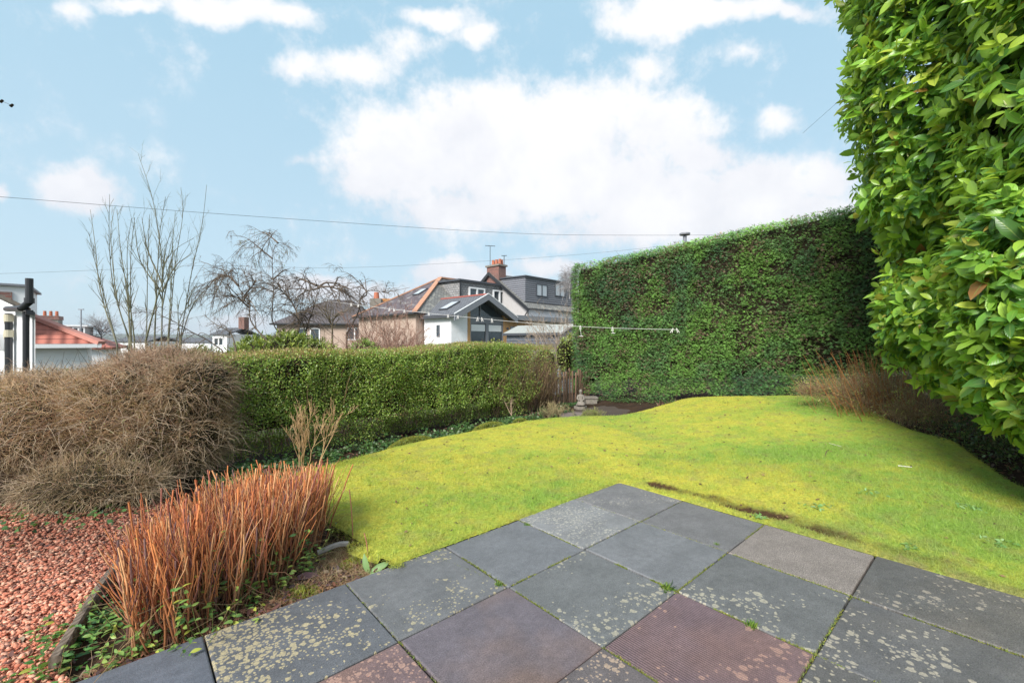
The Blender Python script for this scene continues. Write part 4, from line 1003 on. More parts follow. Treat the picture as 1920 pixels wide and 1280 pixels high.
def fork_mesh(out, cols, w, sides=(5, 4, 3, 3, 3), shade=None):
    ps_ = []
    for d, (P, Rr) in enumerate(out):
        ps_.append(tubes(P, Rr, sides[min(d, 4)], pick(cols, w, len(P), .2)))
    return ps_
def bare(name, label, cat, base, n0, L, r, depth, kids, cols, w, wid=.1, lean=(0, 0, 0), spread=.45, up=.15, curl=.25, droop=0., fan=.35, group=None, part='branches', lr=(.45, .75), f0=.25):
    th = thing(name, label, cat, tuple(base), group=group)
    O = np.array(base)+np.c_[R.normal(size=(n0, 2))*wid, np.zeros(n0)]
    D = nrm(np.c_[R.normal(size=(n0, 2))*fan, np.ones(n0)]+np.array(lean))
    o = fork(O, D, R.uniform(.65, 1., n0)*L, np.full(n0, r)*R.uniform(.7, 1.1, n0), depth, 7, kids, curl, up, spread, droop, lr, f0)
    V, Fc, T = join(fork_mesh(o[:1], cols, w)); nmesh('trunk', V, Fc, M_TWIG, th, tint=T)
    V, Fc, T = join(fork_mesh(o[1:], cols, w)); nmesh(part, V, Fc, M_TWIG, th, tint=T)
    return th
# small shrub standing in front of the privet hedge (orange buff stems)
bare('young_shrub', 'bare buff stemmed shrub standing against the green hedge behind the orange stems', 'shrub', (-1.98, 4.12, -.08), 7, .62, .008, 3, 4, [(.46, .30, .16), (.38, .24, .13), (.50, .34, .18)], [1, 1, 1], .07, lean=(.1, 0, 0), up=.3, fan=.16, spread=.34, f0=.4)
bare('young_shrub', 'small forked leafless stem at the far end of the green hedge', 'shrub', (.05, 7.05, -.08), 3, .42, .010, 2, 3, [(.42, .30, .22), (.34, .24, .18)], [1, 1], .03, lean=(-.1, 0, 0), up=.1, fan=.3, spread=.6)
bare('heather_plant', 'small grey green wispy plant on the sunken dark terrace', 'plant', (1.30, 7.15, -.08), 60, .20, .002, 2, 4, [(.20, .20, .09), (.30, .27, .12), (.14, .17, .07)], [2, 2, 1], .09, fan=.5)
bare('heather_plant', 'small buff wispy plant left of the round stepping stone', 'plant', (.68, 7.45, -.08), 60, .26, .002, 2, 4, [(.28, .23, .12), (.36, .29, .16), (.2, .19, .09)], [2, 2, 1], .10, fan=.5)
V, Fc, T = join([moss_mound(1.30, 7.15, .19, .15, .20, 1600, ((.26, .26, .08), (.16, .20, .06), (.36, .34, .10)))]); nmesh('wispy_foliage', V, Fc, M_GRASS, tint=T, kind='stuff')
bare('young_shrub', 'pinkish leafless sprig at the lawn corner below the dark hedge', 'shrub', (2.95, 8.05, -.05), 16, .26, .003, 1, 3, [(.42, .22, .18), (.35, .16, .12)], [1, 1], .12, fan=.8)

# ---- bare trees beyond the left hedge, traced from their main stems
def zp(pts, Y, s=3.368, ox=150, oy=280, dep=0.5, base=None):
    k = len(pts); d = np.linspace(0, R.uniform(-dep, dep), k)
    out = [at(ox+p[0]/s, oy+p[1]/s, Y+d[i_]) for i_, p in enumerate(pts)]
    if base is not None: out = [np.array(base)]+out
    return resample(out, 24)
def traced(name, label, cat, guides, Y, r0, cols, w, base_z=-1.2, side=16, sl=(.25, .6), depth=1, kids=3, up=.25, spread=.5, droop=0., s=3.368, ox=150, oy=280, r1=.003, dep=.5, group=None, f0=.2, curl=.25, perp=.6):
    base = at(ox+guides[0][0][0]/s, oy+guides[0][0][1]/s, Y); base[2] = base_z-.3
    th = thing(name, label, cat, tuple(base), group=group)
    G = [zp(g, Y, s, ox, oy, dep, None) for g in guides]
    for q in G:    # run each stem down to the ground below
        q[:, :] = q
    rt = []
    for g_, q in zip(guides, G):
        root = np.array([base[0]*.6+q[0, 0]*.4, base[1]*.6+q[0, 1]*.4, base_z-.3]); st_ = resample([root, root*.4+q[0]*.6+[0, 0, .1], q[0]], 6) if q[0, 2] < 1.7 else None
        rr = r0*R.uniform(.4, .66)
        if st_ is not None: rt.append(tubes(st_[None], np.full((1, 6), rr), 6, pick(cols, w, 1)))
        rt.append(tubes(q[None], (rr+(r1-rr)*np.linspace(0, 1, 24)**.8)[None], 6, pick(cols, w, 1, .15)))
    V, Fc, T = join(rt); nmesh('trunk', V, Fc, M_TWIG, th, tint=T)
    if side:
        Os = []; Ds = []; Ls = []; Rs = []
        for q in G:
            L = np.linalg.norm(np.diff(q, axis=0), axis=1).sum(); m = max(3, int(side*L*.95))
            f = R.uniform(f0, .98, m); j = np.clip((f*23).astype(int), 0, 22); Tn = nrm(q[j+1]-q[j])
            Os.append(q[j]); Ds.append(nrm(Tn*(1-perp)+nrm(R.normal(size=(m, 3)))*perp+[0, 0, up])); Ls.append(R.uniform(*sl, m)*(1.1-.5*f)); Rs.append(np.maximum(r0*(1-f)*.42, .0028))
        o = fork(np.concatenate(Os), np.concatenate(Ds), np.concatenate(Ls), np.concatenate(Rs), depth, 6, kids, curl, up, spread, droop)
        V, Fc, T = join(fork_mesh(o, cols, w)); nmesh('crown', V, Fc, M_TWIG, th, tint=T)
    return th
GRNB = [(.17, .17, .10), (.13, .13, .09), (.20, .19, .13)]; BRN = [(.14, .105, .08), (.10, .08, .065), (.19, .15, .11)]
traced('slender_tree', 'leafless young tree of upright greenish stems, nearest the red roof', 'tree', [
 [(235, 1235), (130, 900), (95, 600), (65, 380)], [(235, 1235), (110, 770), (55, 520)], [(310, 1210), (215, 880), (185, 600), (187, 285)], [(315, 1210), (235, 950), (195, 560), (218, 365)],
 [(318, 1210), (295, 900), (255, 620), (235, 380)], [(320, 1210), (300, 800), (300, 620), (325, 435)], [(325, 1210), (320, 700), (345, 430)], [(345, 1210), (300, 870), (250, 700)]], 8.2, .022, GRNB, [2, 2, 1], side=7, sl=(.15, .5), perp=.42, depth=1, kids=2, up=.5, spread=.35)
traced('slender_tree', 'tallest leafless sapling with a long whip leaning left above its fork', 'tree', [
 [(515, 1240), (520, 800), (500, 560), (455, 300), (368, 30)], [(518, 1000), (560, 800), (600, 640), (720, 560)], [(520, 850), (430, 640), (390, 430)], [(520, 900), (600, 740), (712, 655)], [(518, 820), (540, 640), (572, 520)],
 [(516, 900), (380, 700), (340, 430)], [(420, 1210), (428, 700), (440, 410)], [(415, 1210), (490, 930), (540, 800), (590, 660)], [(470, 1210), (488, 800), (505, 520), (540, 300)]], 8.0, .026, GRNB, [2, 2, 1], side=6, sl=(.25, .7), perp=.42, depth=1, kids=2, up=.45, spread=.4)
traced('slender_tree', 'slim leafless sapling with long curved stems, between the tallest sapling and gnarled trees', 'tree', [
 [(555, 1210), (580, 800), (585, 600), (602, 390)], [(560, 1210), (600, 740), (648, 420), (637, 240)], [(635, 1190), (700, 800), (770, 480), (800, 225)], [(630, 1190), (620, 1000), (660, 880)], [(640, 1190), (700, 1010), (800, 880), (930, 805)],
 [(610, 1200), (640, 1050), (720, 960), (860, 900)]], 8.4, .020, GRNB, [2, 2, 1], side=6, sl=(.2, .6), perp=.42, depth=1, kids=2, up=.35, spread=.4)
DRO = dict(droop=.45, up=.05, spread=.65, depth=2, kids=4, curl=.5)
traced('gnarled_tree', 'gnarled leafless weeping tree arching low on the left of its row', 'tree', [
 [(900, 1270), (800, 1200), (700, 1150), (600, 1090), (480, 1040), (340, 1018)], [(985, 1260), (950, 1160), (850, 1100), (780, 1040)]], 7.6, .026, BRN, [2, 2, 1], side=14, sl=(.25, .7), group='gnarled leafless trees behind the hedge', **DRO)
traced('gnarled_tree', 'gnarled leafless tree with a bent trunk leaning left over the yellow green bush', 'tree', [
 [(1200, 1230), (1080, 1085), (1070, 960), (1005, 880), (990, 780), (900, 760), (760, 705)], [(1035, 930), (1100, 830), (1000, 790)], [(1000, 860), (930, 800), (840, 830), (760, 960)], [(1070, 1000), (980, 930), (880, 930), (800, 940)]], 8.3, .035, BRN, [2, 2, 1], side=20, sl=(.25, .75), group='gnarled leafless trees behind the hedge', **DRO)
traced('gnarled_tree', 'tallest gnarled tree, thin upright leader with hanging seed clusters', 'tree', [
 [(1285, 1200), (1215, 1080), (1222, 900), (1215, 690), (1250, 590), (1350, 632)], [(1215, 690), (1130, 620), (1050, 560), (970, 545)], [(1250, 590), (1170, 530), (1100, 545)], [(1220, 820), (1280, 770), (1330, 750)], [(1220, 900), (1120, 870), (1030, 950)]], 8.8, .030, BRN, [2, 2, 1], side=13, sl=(.2, .6), group='gnarled leafless trees behind the hedge', **DRO)
# hanging seed bunches
P = []
for px, py in ((1040, 600), (1015, 585), (1055, 670), (1095, 705), (1100, 720), (1300, 640), (1262, 680), (1268, 725), (1280, 735), (1112, 540), (865, 890), (860, 905)):
    P.append(at(150+px/3.368, 280+py/3.368, 8.75)+R.normal(size=(14, 3))*[.022, .03, .05])
P = np.concatenate(P); n = len(P)
V, Fc, T = cards(P, nrm(R.normal(size=(n, 3))*.4+[0, 0, -1]), R.normal(size=(n, 3)), R.uniform(.03, .05, n), np.full(n, .012), DIAMOND, DIAMOND_F, pick([(.12, .10, .09), (.17, .14, .12)], [1, 1], n))
gn = [o for o in COL.objects if o.name.startswith('gnarled_tree') and 'tallest' in o.get('label', '')][0]
nmesh('seed_clusters', V, Fc, M_DRY, gn, tint=T, kind='stuff')
traced('gnarled_tree', 'gnarled leafless tree with forked trunk in front of the brown roofed house', 'tree', [
 [(1360, 1215), (1385, 1080), (1310, 920), (1230, 830), (1150, 780), (1060, 800)], [(1375, 1120), (1440, 1000), (1480, 960)], [(1330, 950), (1250, 880), (1140, 890)]], 8.6, .036, BRN, [2, 2, 1], side=20, sl=(.25, .7), group='gnarled leafless trees behind the hedge', **DRO)
traced('gnarled_tree', 'gnarled mossy tree that carries the end of the white clothes line', 'tree', [
 [(1412, 1215), (1440, 1100), (1475, 1000), (1500, 880), (1480, 820)], [(1498, 880), (1550, 842), (1620, 850), (1700, 880), (1760, 930)], [(1492, 860), (1400, 820), (1330, 800)], [(1500, 870), (1590, 870), (1700, 920), (1790, 1000)], [(1495, 880), (1420, 900), (1340, 960)]], 9.0, .042, BRN, [2, 2, 1], side=24, sl=(.2, .6), group='gnarled leafless trees behind the hedge', **DRO)
traced('gnarled_tree', 'thin leafless tree with side branches reaching over towards the slate roof', 'tree', [
 [(990, 1080), (1080, 920), (1130, 800), (1140, 700), (1230, 610), (1380, 620), (1560, 600), (1680, 575)], [(1140, 700), (1210, 640), (1120, 520), (1000, 420), (900, 400)], [(1130, 800), (1020, 760)], [(1380, 620), (1480, 650)]], 9.6, .034, BRN, [2, 2, 1], side=11, sl=(.2, .6), s=5.82, ox=480, oy=440, group='gnarled leafless trees behind the hedge', **DRO)
traced('gnarled_tree', 'thin vase shaped leafless tree in front of the brown roof', 'tree', [
 [(830, 1110), (835, 960), (850, 800)], [(832, 1000), (760, 860), (700, 740)], [(840, 940), (900, 860), (990, 830)], [(835, 1050), (800, 900), (720, 760)]], 9.8, .026, [(.30, .24, .15), (.22, .18, .12)], [1, 1], side=20, sl=(.2, .55), s=5.82, ox=480, oy=440, group='gnarled leafless trees behind the hedge', droop=.0, up=.3, spread=.5, depth=1, kids=3)
# twiggy reddish shrubs behind the hedge
PK = [(.34, .19, .15), (.42, .27, .20), (.28, .16, .12)]
for k, (px, lab, yy, hh, cc_, n0) in enumerate(((722, 'bushy pinkish leafless shrub left of the white wall', 9.6, 1.25, PK, 26), (765, 'pinkish leafless shrub right in front of the white wall corner', 9.9, 1.2, PK, 22), (690, 'sparse reddish leafless shrub behind the hanging peg line', 9.3, 1.0, PK, 14),
       (845, 'small bare pale shrub in front of the white wall', 10, .95, [(.42, .36, .30), (.33, .27, .22)], 4), (915, 'arching lilac grey bramble in front of the patio doors', 9.8, .62, [(.42, .38, .42), (.36, .30, .28)], 16), (1040, 'bushy pale leafless tree between the grey house and the dark hedge', 11.5, 1.95, [(.36, .28, .21), (.28, .22, .17), (.42, .34, .27)], 12))):
    b = at(px, 640, yy); b[2] = -.9
    rmin = .0036; bare('leafless_shrub', lab, 'shrub', b, int(n0*(1.7 if k < 3 else 1.1)), hh+(1.12 if k < 4 else .55 if k == 4 else .75), .012 if k != 5 else .022, 3 if k not in (4,) else 1, 4 if k != 5 else 5, cc_, [1]*len(cc_), .22 if k < 3 else .12, fan=.20 if k != 4 else .6, up=.2, spread=.42, droop=.1 if k != 4 else .5, group='leafless shrubs behind the hedge', f0=.3)
rmin = .0022
traced('birch_tree', 'faint far birch tree beside the top of the dark hedge', 'tree', [[(1068, 560), (1068, 525), (1066, 500)], [(1068, 540), (1060, 512), (1058, 502)], [(1068, 535), (1078, 510), (1079, 500)]], 30, .07, [(.36, .34, .34), (.28, .27, .28)], [1, 1], side=40, sl=(.5, 1.0), s=1, ox=0, oy=0, depth=2, kids=5, up=-.2, droop=.3, r1=.012)
traced('bare_tree', 'small far leafless tree beyond the red tiled roof', 'tree', [[(190, 645), (190, 620), (186, 600)], [(190, 630), (178, 612), (172, 606)], [(190, 628), (203, 612), (207, 606)]], 24, .05, [(.30, .28, .28), (.22, .2, .2)], [1, 1], side=30, sl=(.5, 1.0), s=1, ox=0, oy=0, depth=2, kids=4, up=.1, r1=.012, base_z=-3)

# leafy bushes
def bush(name, label, blobs, n, cols, w, Lr, wr=.3, up=.3, tpl=DIAMOND, tf=DIAMOND_F, lum=.12):
    c0 = blobs[0][0]; th = thing(name, label, 'bush', (c0[0], c0[1], -1.0))
    P, Nn = on_blobs(blobs, n, .0, 5, lum); P = P-Nn*R.uniform(0, .14, (len(P), 1)); m = len(P); LL = R.uniform(*Lr, m)
    V, Fc, T = cards(P, nrm(Nn*.5+R.normal(size=(m, 3))*.7+[0, 0, up]), nrm(Nn*.6+R.normal(size=(m, 3))*.5+[0, 0, .6]), LL, LL*wr, tpl, tf, pick(cols, w, m, .2)*(.7+.6*fbm(P, 2.5, 171))[:, None])
    nmesh('foliage', V, Fc, M_LEAF, th, tint=T); blob_core(blobs, .72, 'inner_branches', th, zmin=-1.3)
    O = np.array(c0)+np.c_[R.normal(size=(6, 2))*.1, np.full(6, -1.4-c0[2])]
    V, Fc, T = twigs(O, nrm(np.c_[R.normal(size=(6, 2))*.3, np.ones(6)]), np.full(6, 1.2+c0[2]), np.full(6, .02), 6, .2, tint=np.tile([.1, .08, .05], (6, 1))); nmesh('stems', V, Fc, M_TWIG, th, tint=T)
YG = [(.26, .33, .06), (.18, .26, .05), (.34, .40, .09), (.12, .17, .04)]
bush('bamboo_bush', 'yellow green narrow leaved bush behind the hedge under the gnarled trees', [((-4.9, 8.6, .92), (.55, .5, .48)), ((-4.35, 8.5, .98), (.55, .5, .50)), ((-3.95, 8.8, .85), (.5, .5, .45)), ((-5.4, 8.8, .82), (.4, .4, .36))], 9000, YG, [3, 3, 2, 2], (.07, .14), .22)
bush('evergreen_bush', 'small yellow green bush left of the saplings base', [((-6.6, 9.3, .86), (.35, .3, .28))], 1500, YG, [3, 3, 2, 2], (.05, .09), .4)
bush('evergreen_bush', 'small bright green bush in front of the brown house windows', [((-3.05, 9.0, .92), (.35, .3, .42))], 1800, [(.20, .34, .07), (.28, .42, .10)], [1, 1], (.04, .07), .45)
bush('evergreen_bush', 'yellowish shrub with orange tips in front of the patio doors', [((-.35, 9.4, .88), (.5, .3, .42)), ((.1, 9.5, .82), (.4, .3, .38))], 2800, [(.36, .38, .09), (.24, .32, .07), (.50, .33, .08)], [2, 2, 1], (.04, .07), .45)
bush('evergreen_bush', 'small yellow green leafy bush beside the grey shed', [((1.15, 9.9, .95), (.18, .25, .42)), ((.75, 9.7, .8), (.3, .3, .36))], 1500, YG, [3, 2, 2, 1], (.035, .06), .45)
bush('conifer_shrub', 'narrow yellow green conifer at the corner of the dark hedge', [((1.34, 10.1, .9), (.16, .2, .55))], 1500, [(.36, .38, .12), (.26, .30, .10), (.22, .26, .10)], [2, 2, 1], (.04, .08), .3, .8)
# stake fence showing through the thin end of the hedge
fn = thing('stake_fence', 'old brown wooden stake fence between the thin hedge end and the dark hedge', 'fence', (1.0, 9.0, -.08))
mb = MB()
for k in range(26):
    f = k/25; p = np.array([.35, 8.25])*(1-f)+np.array([1.75, 9.95])*f+R.normal(size=2)*.01; h_ = .72+R.uniform(-.06, .06); wd = .035
    mb.prism([np.r_[p+HD*wd/2-HN*.01, -.1], np.r_[p-HD*wd/2-HN*.01, -.1], np.r_[p-HD*wd/2+HN*.01, -.1], np.r_[p+HD*wd/2+HN*.01, -.1]], (R.uniform(-.02, .02), 0, h_))
mb.build('stakes', m_plain('old_stake', (.24, .15, .10), .9, .4, 12, .5), fn)
mb = MB()
for zz_ in (.12, .48): mb.beam((.34, 8.28, zz_), (1.74, 9.98, zz_), .03, .05)
mb.build('rail', M_OLDWOOD, fn)

# ---- sunken terrace, stepping stone, statue, planter
tp = smooth_poly([(.62, 7.25), (1.0, 6.9), (1.9, 6.95), (2.75, 7.5), (3.0, 7.95), (2.2, 8.75), (1.6, 9.2), (1.05, 9.0), (.75, 8.3)], 5)
mb = MB(); mb.prism([(p[0], p[1], -.035) for p in tp], (0, 0, -.05)); 
def _ter(nt):
    v = coord(nt); n = noise(nt, v, 2.2, 5, .6); g = noise(nt, v, 30, 5, .7)
    c = mixn(nt, n, (.10, .080, .068), (.055, .042, .034)); c = mixn(nt, nd(nt, 'ShaderNodeMapRange', {0: g, 1: .6, 2: .75, 3: 0., 4: .6}).outputs[0], c, (.10, .11, .03))
    return bsdf(nt, c, .9, g, .6, .008, 0, .25)
mb.build('terrace', mat('dark_terrace', _ter), kind='structure')
mb = MB(); n = 28; p = [(1.08+.27*math.cos(a), 7.42+.27*math.sin(a), -.028) for a in np.arange(n)*2*math.pi/n]; mb.prism(p, (0, 0, .035)); mb.build('stepping_stone', m_plain('brown_concrete', (.17, .135, .125), .9, .2, 8, .4), label='round brown concrete stepping stone sunk in the dark terrace', cat='stepping stone')
pl = thing('stone_planter', 'small square stone trough behind the statue', 'planter', (1.62, 8.95, -.03))
def box_(mb, x0, x1, y0, y1, z0, z1): mb.prism([(x0, y0, z0), (x1, y0, z0), (x1, y1, z0), (x0, y1, z0)], (0, 0, z1-z0))
mb = MB(); box_(mb, 1.50, 1.73, 8.86, 9.06, -.035, .085); mb.build('trough', M_STONE, pl)
mb = MB()
for b_ in ((1.48, 1.75, 8.84, 8.87), (1.48, 1.75, 9.05, 9.08)): box_(mb, *b_, .087, .115)
for b_ in ((1.48, 1.51, 8.872, 9.048), (1.72, 1.75, 8.872, 9.048)): box_(mb, *b_, .087, .115)
mb.build('rim', M_STONE, pl)
mb = MB(); box_(mb, 1.512, 1.718, 8.874, 9.046, .06, .095); mb.build('soil', m_plain('planter_soil', (.03, .022, .016), .95, .3, 40, .6), pl)
# statue: kneeling stone figure (skin modifier, one body)
def statue(x, y, z, s):
    J = [(0, 0, .13), (0, .01, .24), (0, 0, .31), (0, -.005, .37), (0, -.012, .44),            # pelvis, chest, neck, head, crown
         (.06, 0, .28), (.085, -.03, .20), (.03, -.08, .17), (-.06, 0, .28), (-.085, -.03, .20), (-.03, -.08, .17),   # arms
         (.06, -.07, .07), (.09, .05, .03), (-.06, -.07, .07), (-.09, .05, .03), (0, 0, .05), (.0, -.02, .395)]
    E = [(0, 1), (1, 2), (2, 3), (3, 16), (16, 4), (1, 5), (5, 6), (6, 7), (1, 8), (8, 9), (9, 10), (0, 11), (11, 12), (0, 13), (13, 14), (0, 15)]
    r = [.065, .058, .024, .040, .014, .030, .026, .018, .030, .026, .018, .045, .035, .045, .035, .09, .044]
    me = bpy.data.meshes.new('body'); me.from_pydata([(a*s, b*s, c*s) for a, b, c in J], E, []); o = bpy.data.objects.new('body', me); COL.objects.link(o)
    mo_ = o.modifiers.new('skin', 'SKIN'); 
    for i_, v in enumerate(me.skin_vertices[0].data if len(me.skin_vertices) else []): v.radius = (r[i_]*s, r[i_]*s)
    o.modifiers.new('sub', 'SUBSURF').render_levels = 2; o.modifiers['sub'].levels = 2
    bpy.context.view_layer.update(); dg = bpy.context.evaluated_depsgraph_get(); m2 = bpy.data.meshes.new_from_object(o.evaluated_get(dg)); bpy.data.objects.remove(o)
    V = np.array([v.co for v in m2.vertices])+[x, y, z]; Fs = [tuple(p.vertices) for p in m2.polygons]; return V, Fs
sx_, sy_ = 1.31, 8.32
sroot = thing('garden_statue', 'small weathered stone statue of a kneeling figure on the terrace', 'statue', (sx_, sy_, -.03))
try:
    V, Fs = statue(sx_, sy_, .0, .78); nmesh('figure', V, Fs, M_STONE, sroot, smooth=True)
except Exception as ex:
    print('statue', ex)
mb = MB(); n = 14; mb.prism([(sx_+.12*math.cos(a)*(1+.15*math.sin(3*a)), sy_+.10*math.sin(a), -.035) for a in np.arange(n)*2*math.pi/n], (0, 0, .05)); mb.build('plinth', M_STONE, sroot)

# ---- clothes line with pegs
CLP = [at(590, 561, 9.0), at(740, 580, 9.05), at(860, 593, 8.95), at(1010, 607, 8.8), at(1140, 614.5, 8.65), at(1270, 618, 8.35)]
q = resample(CLP, 60); V, Fc, _ = tubes(q[None], np.full((1, 60), .0032), 6, np.ones((1, 3)))
nmesh('clothes_line', V, Fc, M_ROPE, label='white clothes line from the mossy tree to the dark hedge', cat='clothes line')
def on_line(px): 
    pxs = 960+q[:, 0]/q[:, 1]*F; return np.array([np.interp(px, pxs, q[:, i_]) for i_ in range(3)])
def peg(px, tilt, s=1.0, lab='', cord=0.):
    p = on_line(px); mb = MB(); th = thing('clothes_peg', lab, 'clothes peg', tuple(p), group='white pegs on the clothes line')
    s = s*.8; c, sn = math.cos(tilt), math.sin(tilt)
    for sg in (-1, 1):
        mb = MB(); a = p+np.array([sg*.004, 0, .022*s]); b = p+np.array([sn*.07*s+sg*.016*s, .0, -.06*s*c]); mb.beam(a, b, .010, .009); mb.build('prong', M_PEG, th)
    mb = MB(); mb.cyl(p+[-.01, 0, .004], p+[.01, 0, .004], .006, n=8); mb.build('spring', M_DKGREY, th)
    if cord:
        mb = MB(); e = p+np.array([.02, 0, -cord]); mb.beam(p+[0, 0, -.04], e, .005, .005); mb.beam(e-[.035, 0, 0], e+[.035, 0, 0], .008, .010); mb.build('hanging_cord', M_ROPE, th)
for px, tl, sz, lab, cd_ in ((658, .2, 1., 'leftmost white peg on the clothes line', 0), (672, -.1, .9, 'second white peg from the left on the clothes line', 0), (731, -.25, 1., 'white peg at the foot of the slate roof, left one of the close pair', 0), (738, .25, 1., 'white peg at the foot of the slate roof, right one of the close pair', 0),
                        (758, .1, 1., 'white peg in front of the orange hip tiles', 0), (804, 0, 1., 'white peg in front of the roof window slope', 0), (840, .0, 1.1, 'white peg in front of the white wall', 0), (859, -.2, 1.1, 'white peg at the corner of the white wall', 0),
                        (896, -.2, 1.3, 'white peg in front of the glazed gable, left one of the crossed pair', 0), (903, .25, 1.3, 'white peg in front of the glazed gable, right one of the crossed pair', 0), (922, .1, 1.3, 'single white peg in front of the glazed gable', 0),
                        (1088, 0, 1.2, 'white peg with the longest hanging cord, at the left edge of the dark hedge', .19), (1148, .1, 1.2, 'white peg with a short cord against the dark hedge', .10), (1262, -.5, 1.4, 'white peg left of the line end on the dark hedge', 0), (1268, .6, 1.4, 'rightmost white peg at the line end on the dark hedge', 0)):
    peg(px, tl, sz, lab, cd_)

# ---- overhead wires
def wire(name_label, pts, r=.008):
    r = r*.7
    q = resample(pts, 40); V, Fc, _ = tubes(q[None], np.full((1, 40), r), 6, np.ones((1, 3)))
    nmesh('overhead_wire', V, Fc, M_WIRE, label=name_label, cat='wire')
wire('upper overhead cable sagging across the whole sky from the left edge', [at(-250, 350, 14), at(0, 369, 16), at(480, 406, 19), at(960, 437, 23), at(1190, 441, 26), at(1420, 440, 30)], .012)
wire('lower thin overhead wire rising towards the chimney', [at(-300, 520, 30), at(0, 513, 32), at(165, 507, 33), at(390, 498, 34), at(640, 502, 36), at(900, 490, 38), at(1110, 475, 40), at(1300, 455, 42)], .012)
wire('short faint wire slanting down from the laurel', [at(1505, 250, 30), at(1595, 170, 26), at(1750, 30, 20)], .011)
# sprig at the left frame edge
tw = thing('overhanging_twig', 'tiny dark twig with two buds at the left edge of the sky', 'twig', tuple(at(-60, 180, 4)))
pts = resample([at(-60, 170, 4), at(3, 190, 4), at(22, 198, 4)], 10); V, Fc, T = tubes(pts[None], np.full((1, 10), .0018), 5, np.array([[.06, .06, .06]])); nmesh('stem', V, Fc, M_TWIG, tw, tint=T)
for px, py in ((3, 190), (22, 198)):
    mb = MB(); c = at(px, py, 4); mb.cyl(c-[.012, 0, .008], c+[.012, 0, .010], .012, .009, 8); mb.build('bud', M_DARKWOOD, tw)
# ---- fallen bits on the lawn
def stick(pts, r, lab, cols=(.13, .08, .05)):
    P = np.array([(x, y, float(lawn_h(np.array([x]), np.array([y]))[0])+.006+dz) for x, y, dz in pts]); q = resample(P, 12)
    V, Fc, T = tubes(q[None], np.linspace(r, r*.5, 12)[None], 5, np.array([cols])); nmesh('fallen_twig', V, Fc, M_TWIG, tint=T, label=lab, cat='twig')
stick([(3.05, 4.25, .0), (3.15, 4.36, .02), (3.22, 4.42, .01)], .005, 'short dark twig lying on the right part of the lawn')
stick([(3.42, 4.52, .0), (3.36, 4.62, .01)], .004, 'pale broken twig on the lawn near the bed', (.5, .48, .36))
stick([(3.50, 3.95, .0), (3.58, 3.90, .005)], .007, 'short white chip of wood on the right of the lawn', (.62, .60, .50))
P = []; 
def fleaf(x, y, L, lab, col, onlawn=True):
    z = float(lawn_h(np.array([x]), np.array([y]))[0])+.012 if onlawn else float(soil_h(np.array([x]), np.array([y])))+.03
    V, Fc, T = cards(np.array([[x, y, z]]), nrm(np.array([[R.uniform(-1, 1), R.uniform(-1, 1), .15]])), nrm(np.array([[.1, -.35, 1.]])), np.array([L]), np.array([L*.45]), LEAF, LEAF_F, np.array([col]))
    nmesh('fallen_leaf', V, Fc, M_DRY, tint=T, smooth=True, label=lab, cat='leaf', group='fallen pale leaves')
YL = (.55, .52, .26)
for px, py, Yl, L, lab in ((1625, 762, 5.3, .12, 'pale yellow fallen leaf farthest back in the bed under the twiggy shrub'), (1677, 771, 5.0, .13, 'large pale yellow fallen leaf in the bed, second from the back'), (1713, 784, 4.8, .10, 'pale fallen leaf at the lawn edge under the laurel'), (1770, 788, 4.6, .10, 'pale fallen leaf deep in the dark bed'), (1825, 812, 4.2, .09, 'pale fallen leaf below the lowest laurel leaves')):
    p = at(px, py, Yl); fleaf(p[0], p[1], L, lab, YL, False)
for px, py, Yl in ((1842, 852, 3.9), (1858, 860, 3.8), (1878, 872, 3.7), (1890, 885, 3.55), (1905, 895, 3.45), (1918, 902, 3.4)):
    p = at(px, py, Yl); fleaf(p[0], p[1], .09, 'pale fallen leaf in the row along the edge of the lawn at the right', YL, False)
# big dead leaves and the grey stick by the shrub
def bleaf(name, x, y, L, D_, col, lab, z=.03):
    V, Fc, T = cards(np.array([[x, y, float(soil_h(np.array([x]), np.array([y])))+z]]), nrm(np.array([D_])), nrm(np.array([[.0, -.4, 1.]])), np.array([L]), np.array([L*.42]), LEAF, LEAF_F, np.array([col])); nmesh(name, V, Fc, M_DRY, tint=T, smooth=True, label=lab, cat='leaf')
bleaf('dead_leaf', -1.18, 2.36, .12, (1, .4, .2), (.16, .09, .10), 'large curled purple brown dead leaf beside the pruned shrub')
bleaf('dead_leaf', -1.02, 2.52, .10, (.4, -1, .1), (.13, .10, .12), 'dark grey dead leaf on the dry grass')
log('grey_stick', [(-1.17, 2.62, -.02), (-1.08, 2.68, .0), (-1.02, 2.72, -.01)], .028, .026, m_plain('bleached_wood', (.34, .31, .29), .8, .3, 30), 8, label='short bleached grey stick lying on the dry grass', cat='stick')
sp = thing('seedling', 'small plant with three broad pale green leaves by the patio edge', 'plant', (-.80, 2.44, -.06))
for D_, L in (((-.35, 0, 1), .11), ((.8, .2, .45), .12), ((1, -.2, .15), .09)):
    V, Fc, T = cards(np.array([[-.80, 2.44, -.05]]), nrm(np.array([D_])), nrm(np.array([[-.2, -1, .6]])), np.array([L]), np.array([L*.34]), LEAF, LEAF_F, np.array([(.22, .36, .14)])); nmesh('leaf', V, Fc, M_LAUREL2, sp, tint=T, smooth=True)
for x, y, h_, lab in ((-1.02, 2.80, .30, 'tall thin orange stem standing alone at the edge of the lawn'), (-.84, 2.55, .13, 'short thin stem near the pale seedling')):
    q = resample([(x, y, -.07), (x-.01, y, h_*.5), (x-.025, y, h_)], 8); V, Fc, T = tubes(q[None], np.full((1, 8), .0035), 5, np.array([[.38, .17, .10]])); nmesh('lone_stem', V, Fc, M_TWIG, tint=T, label=lab, cat='stem')

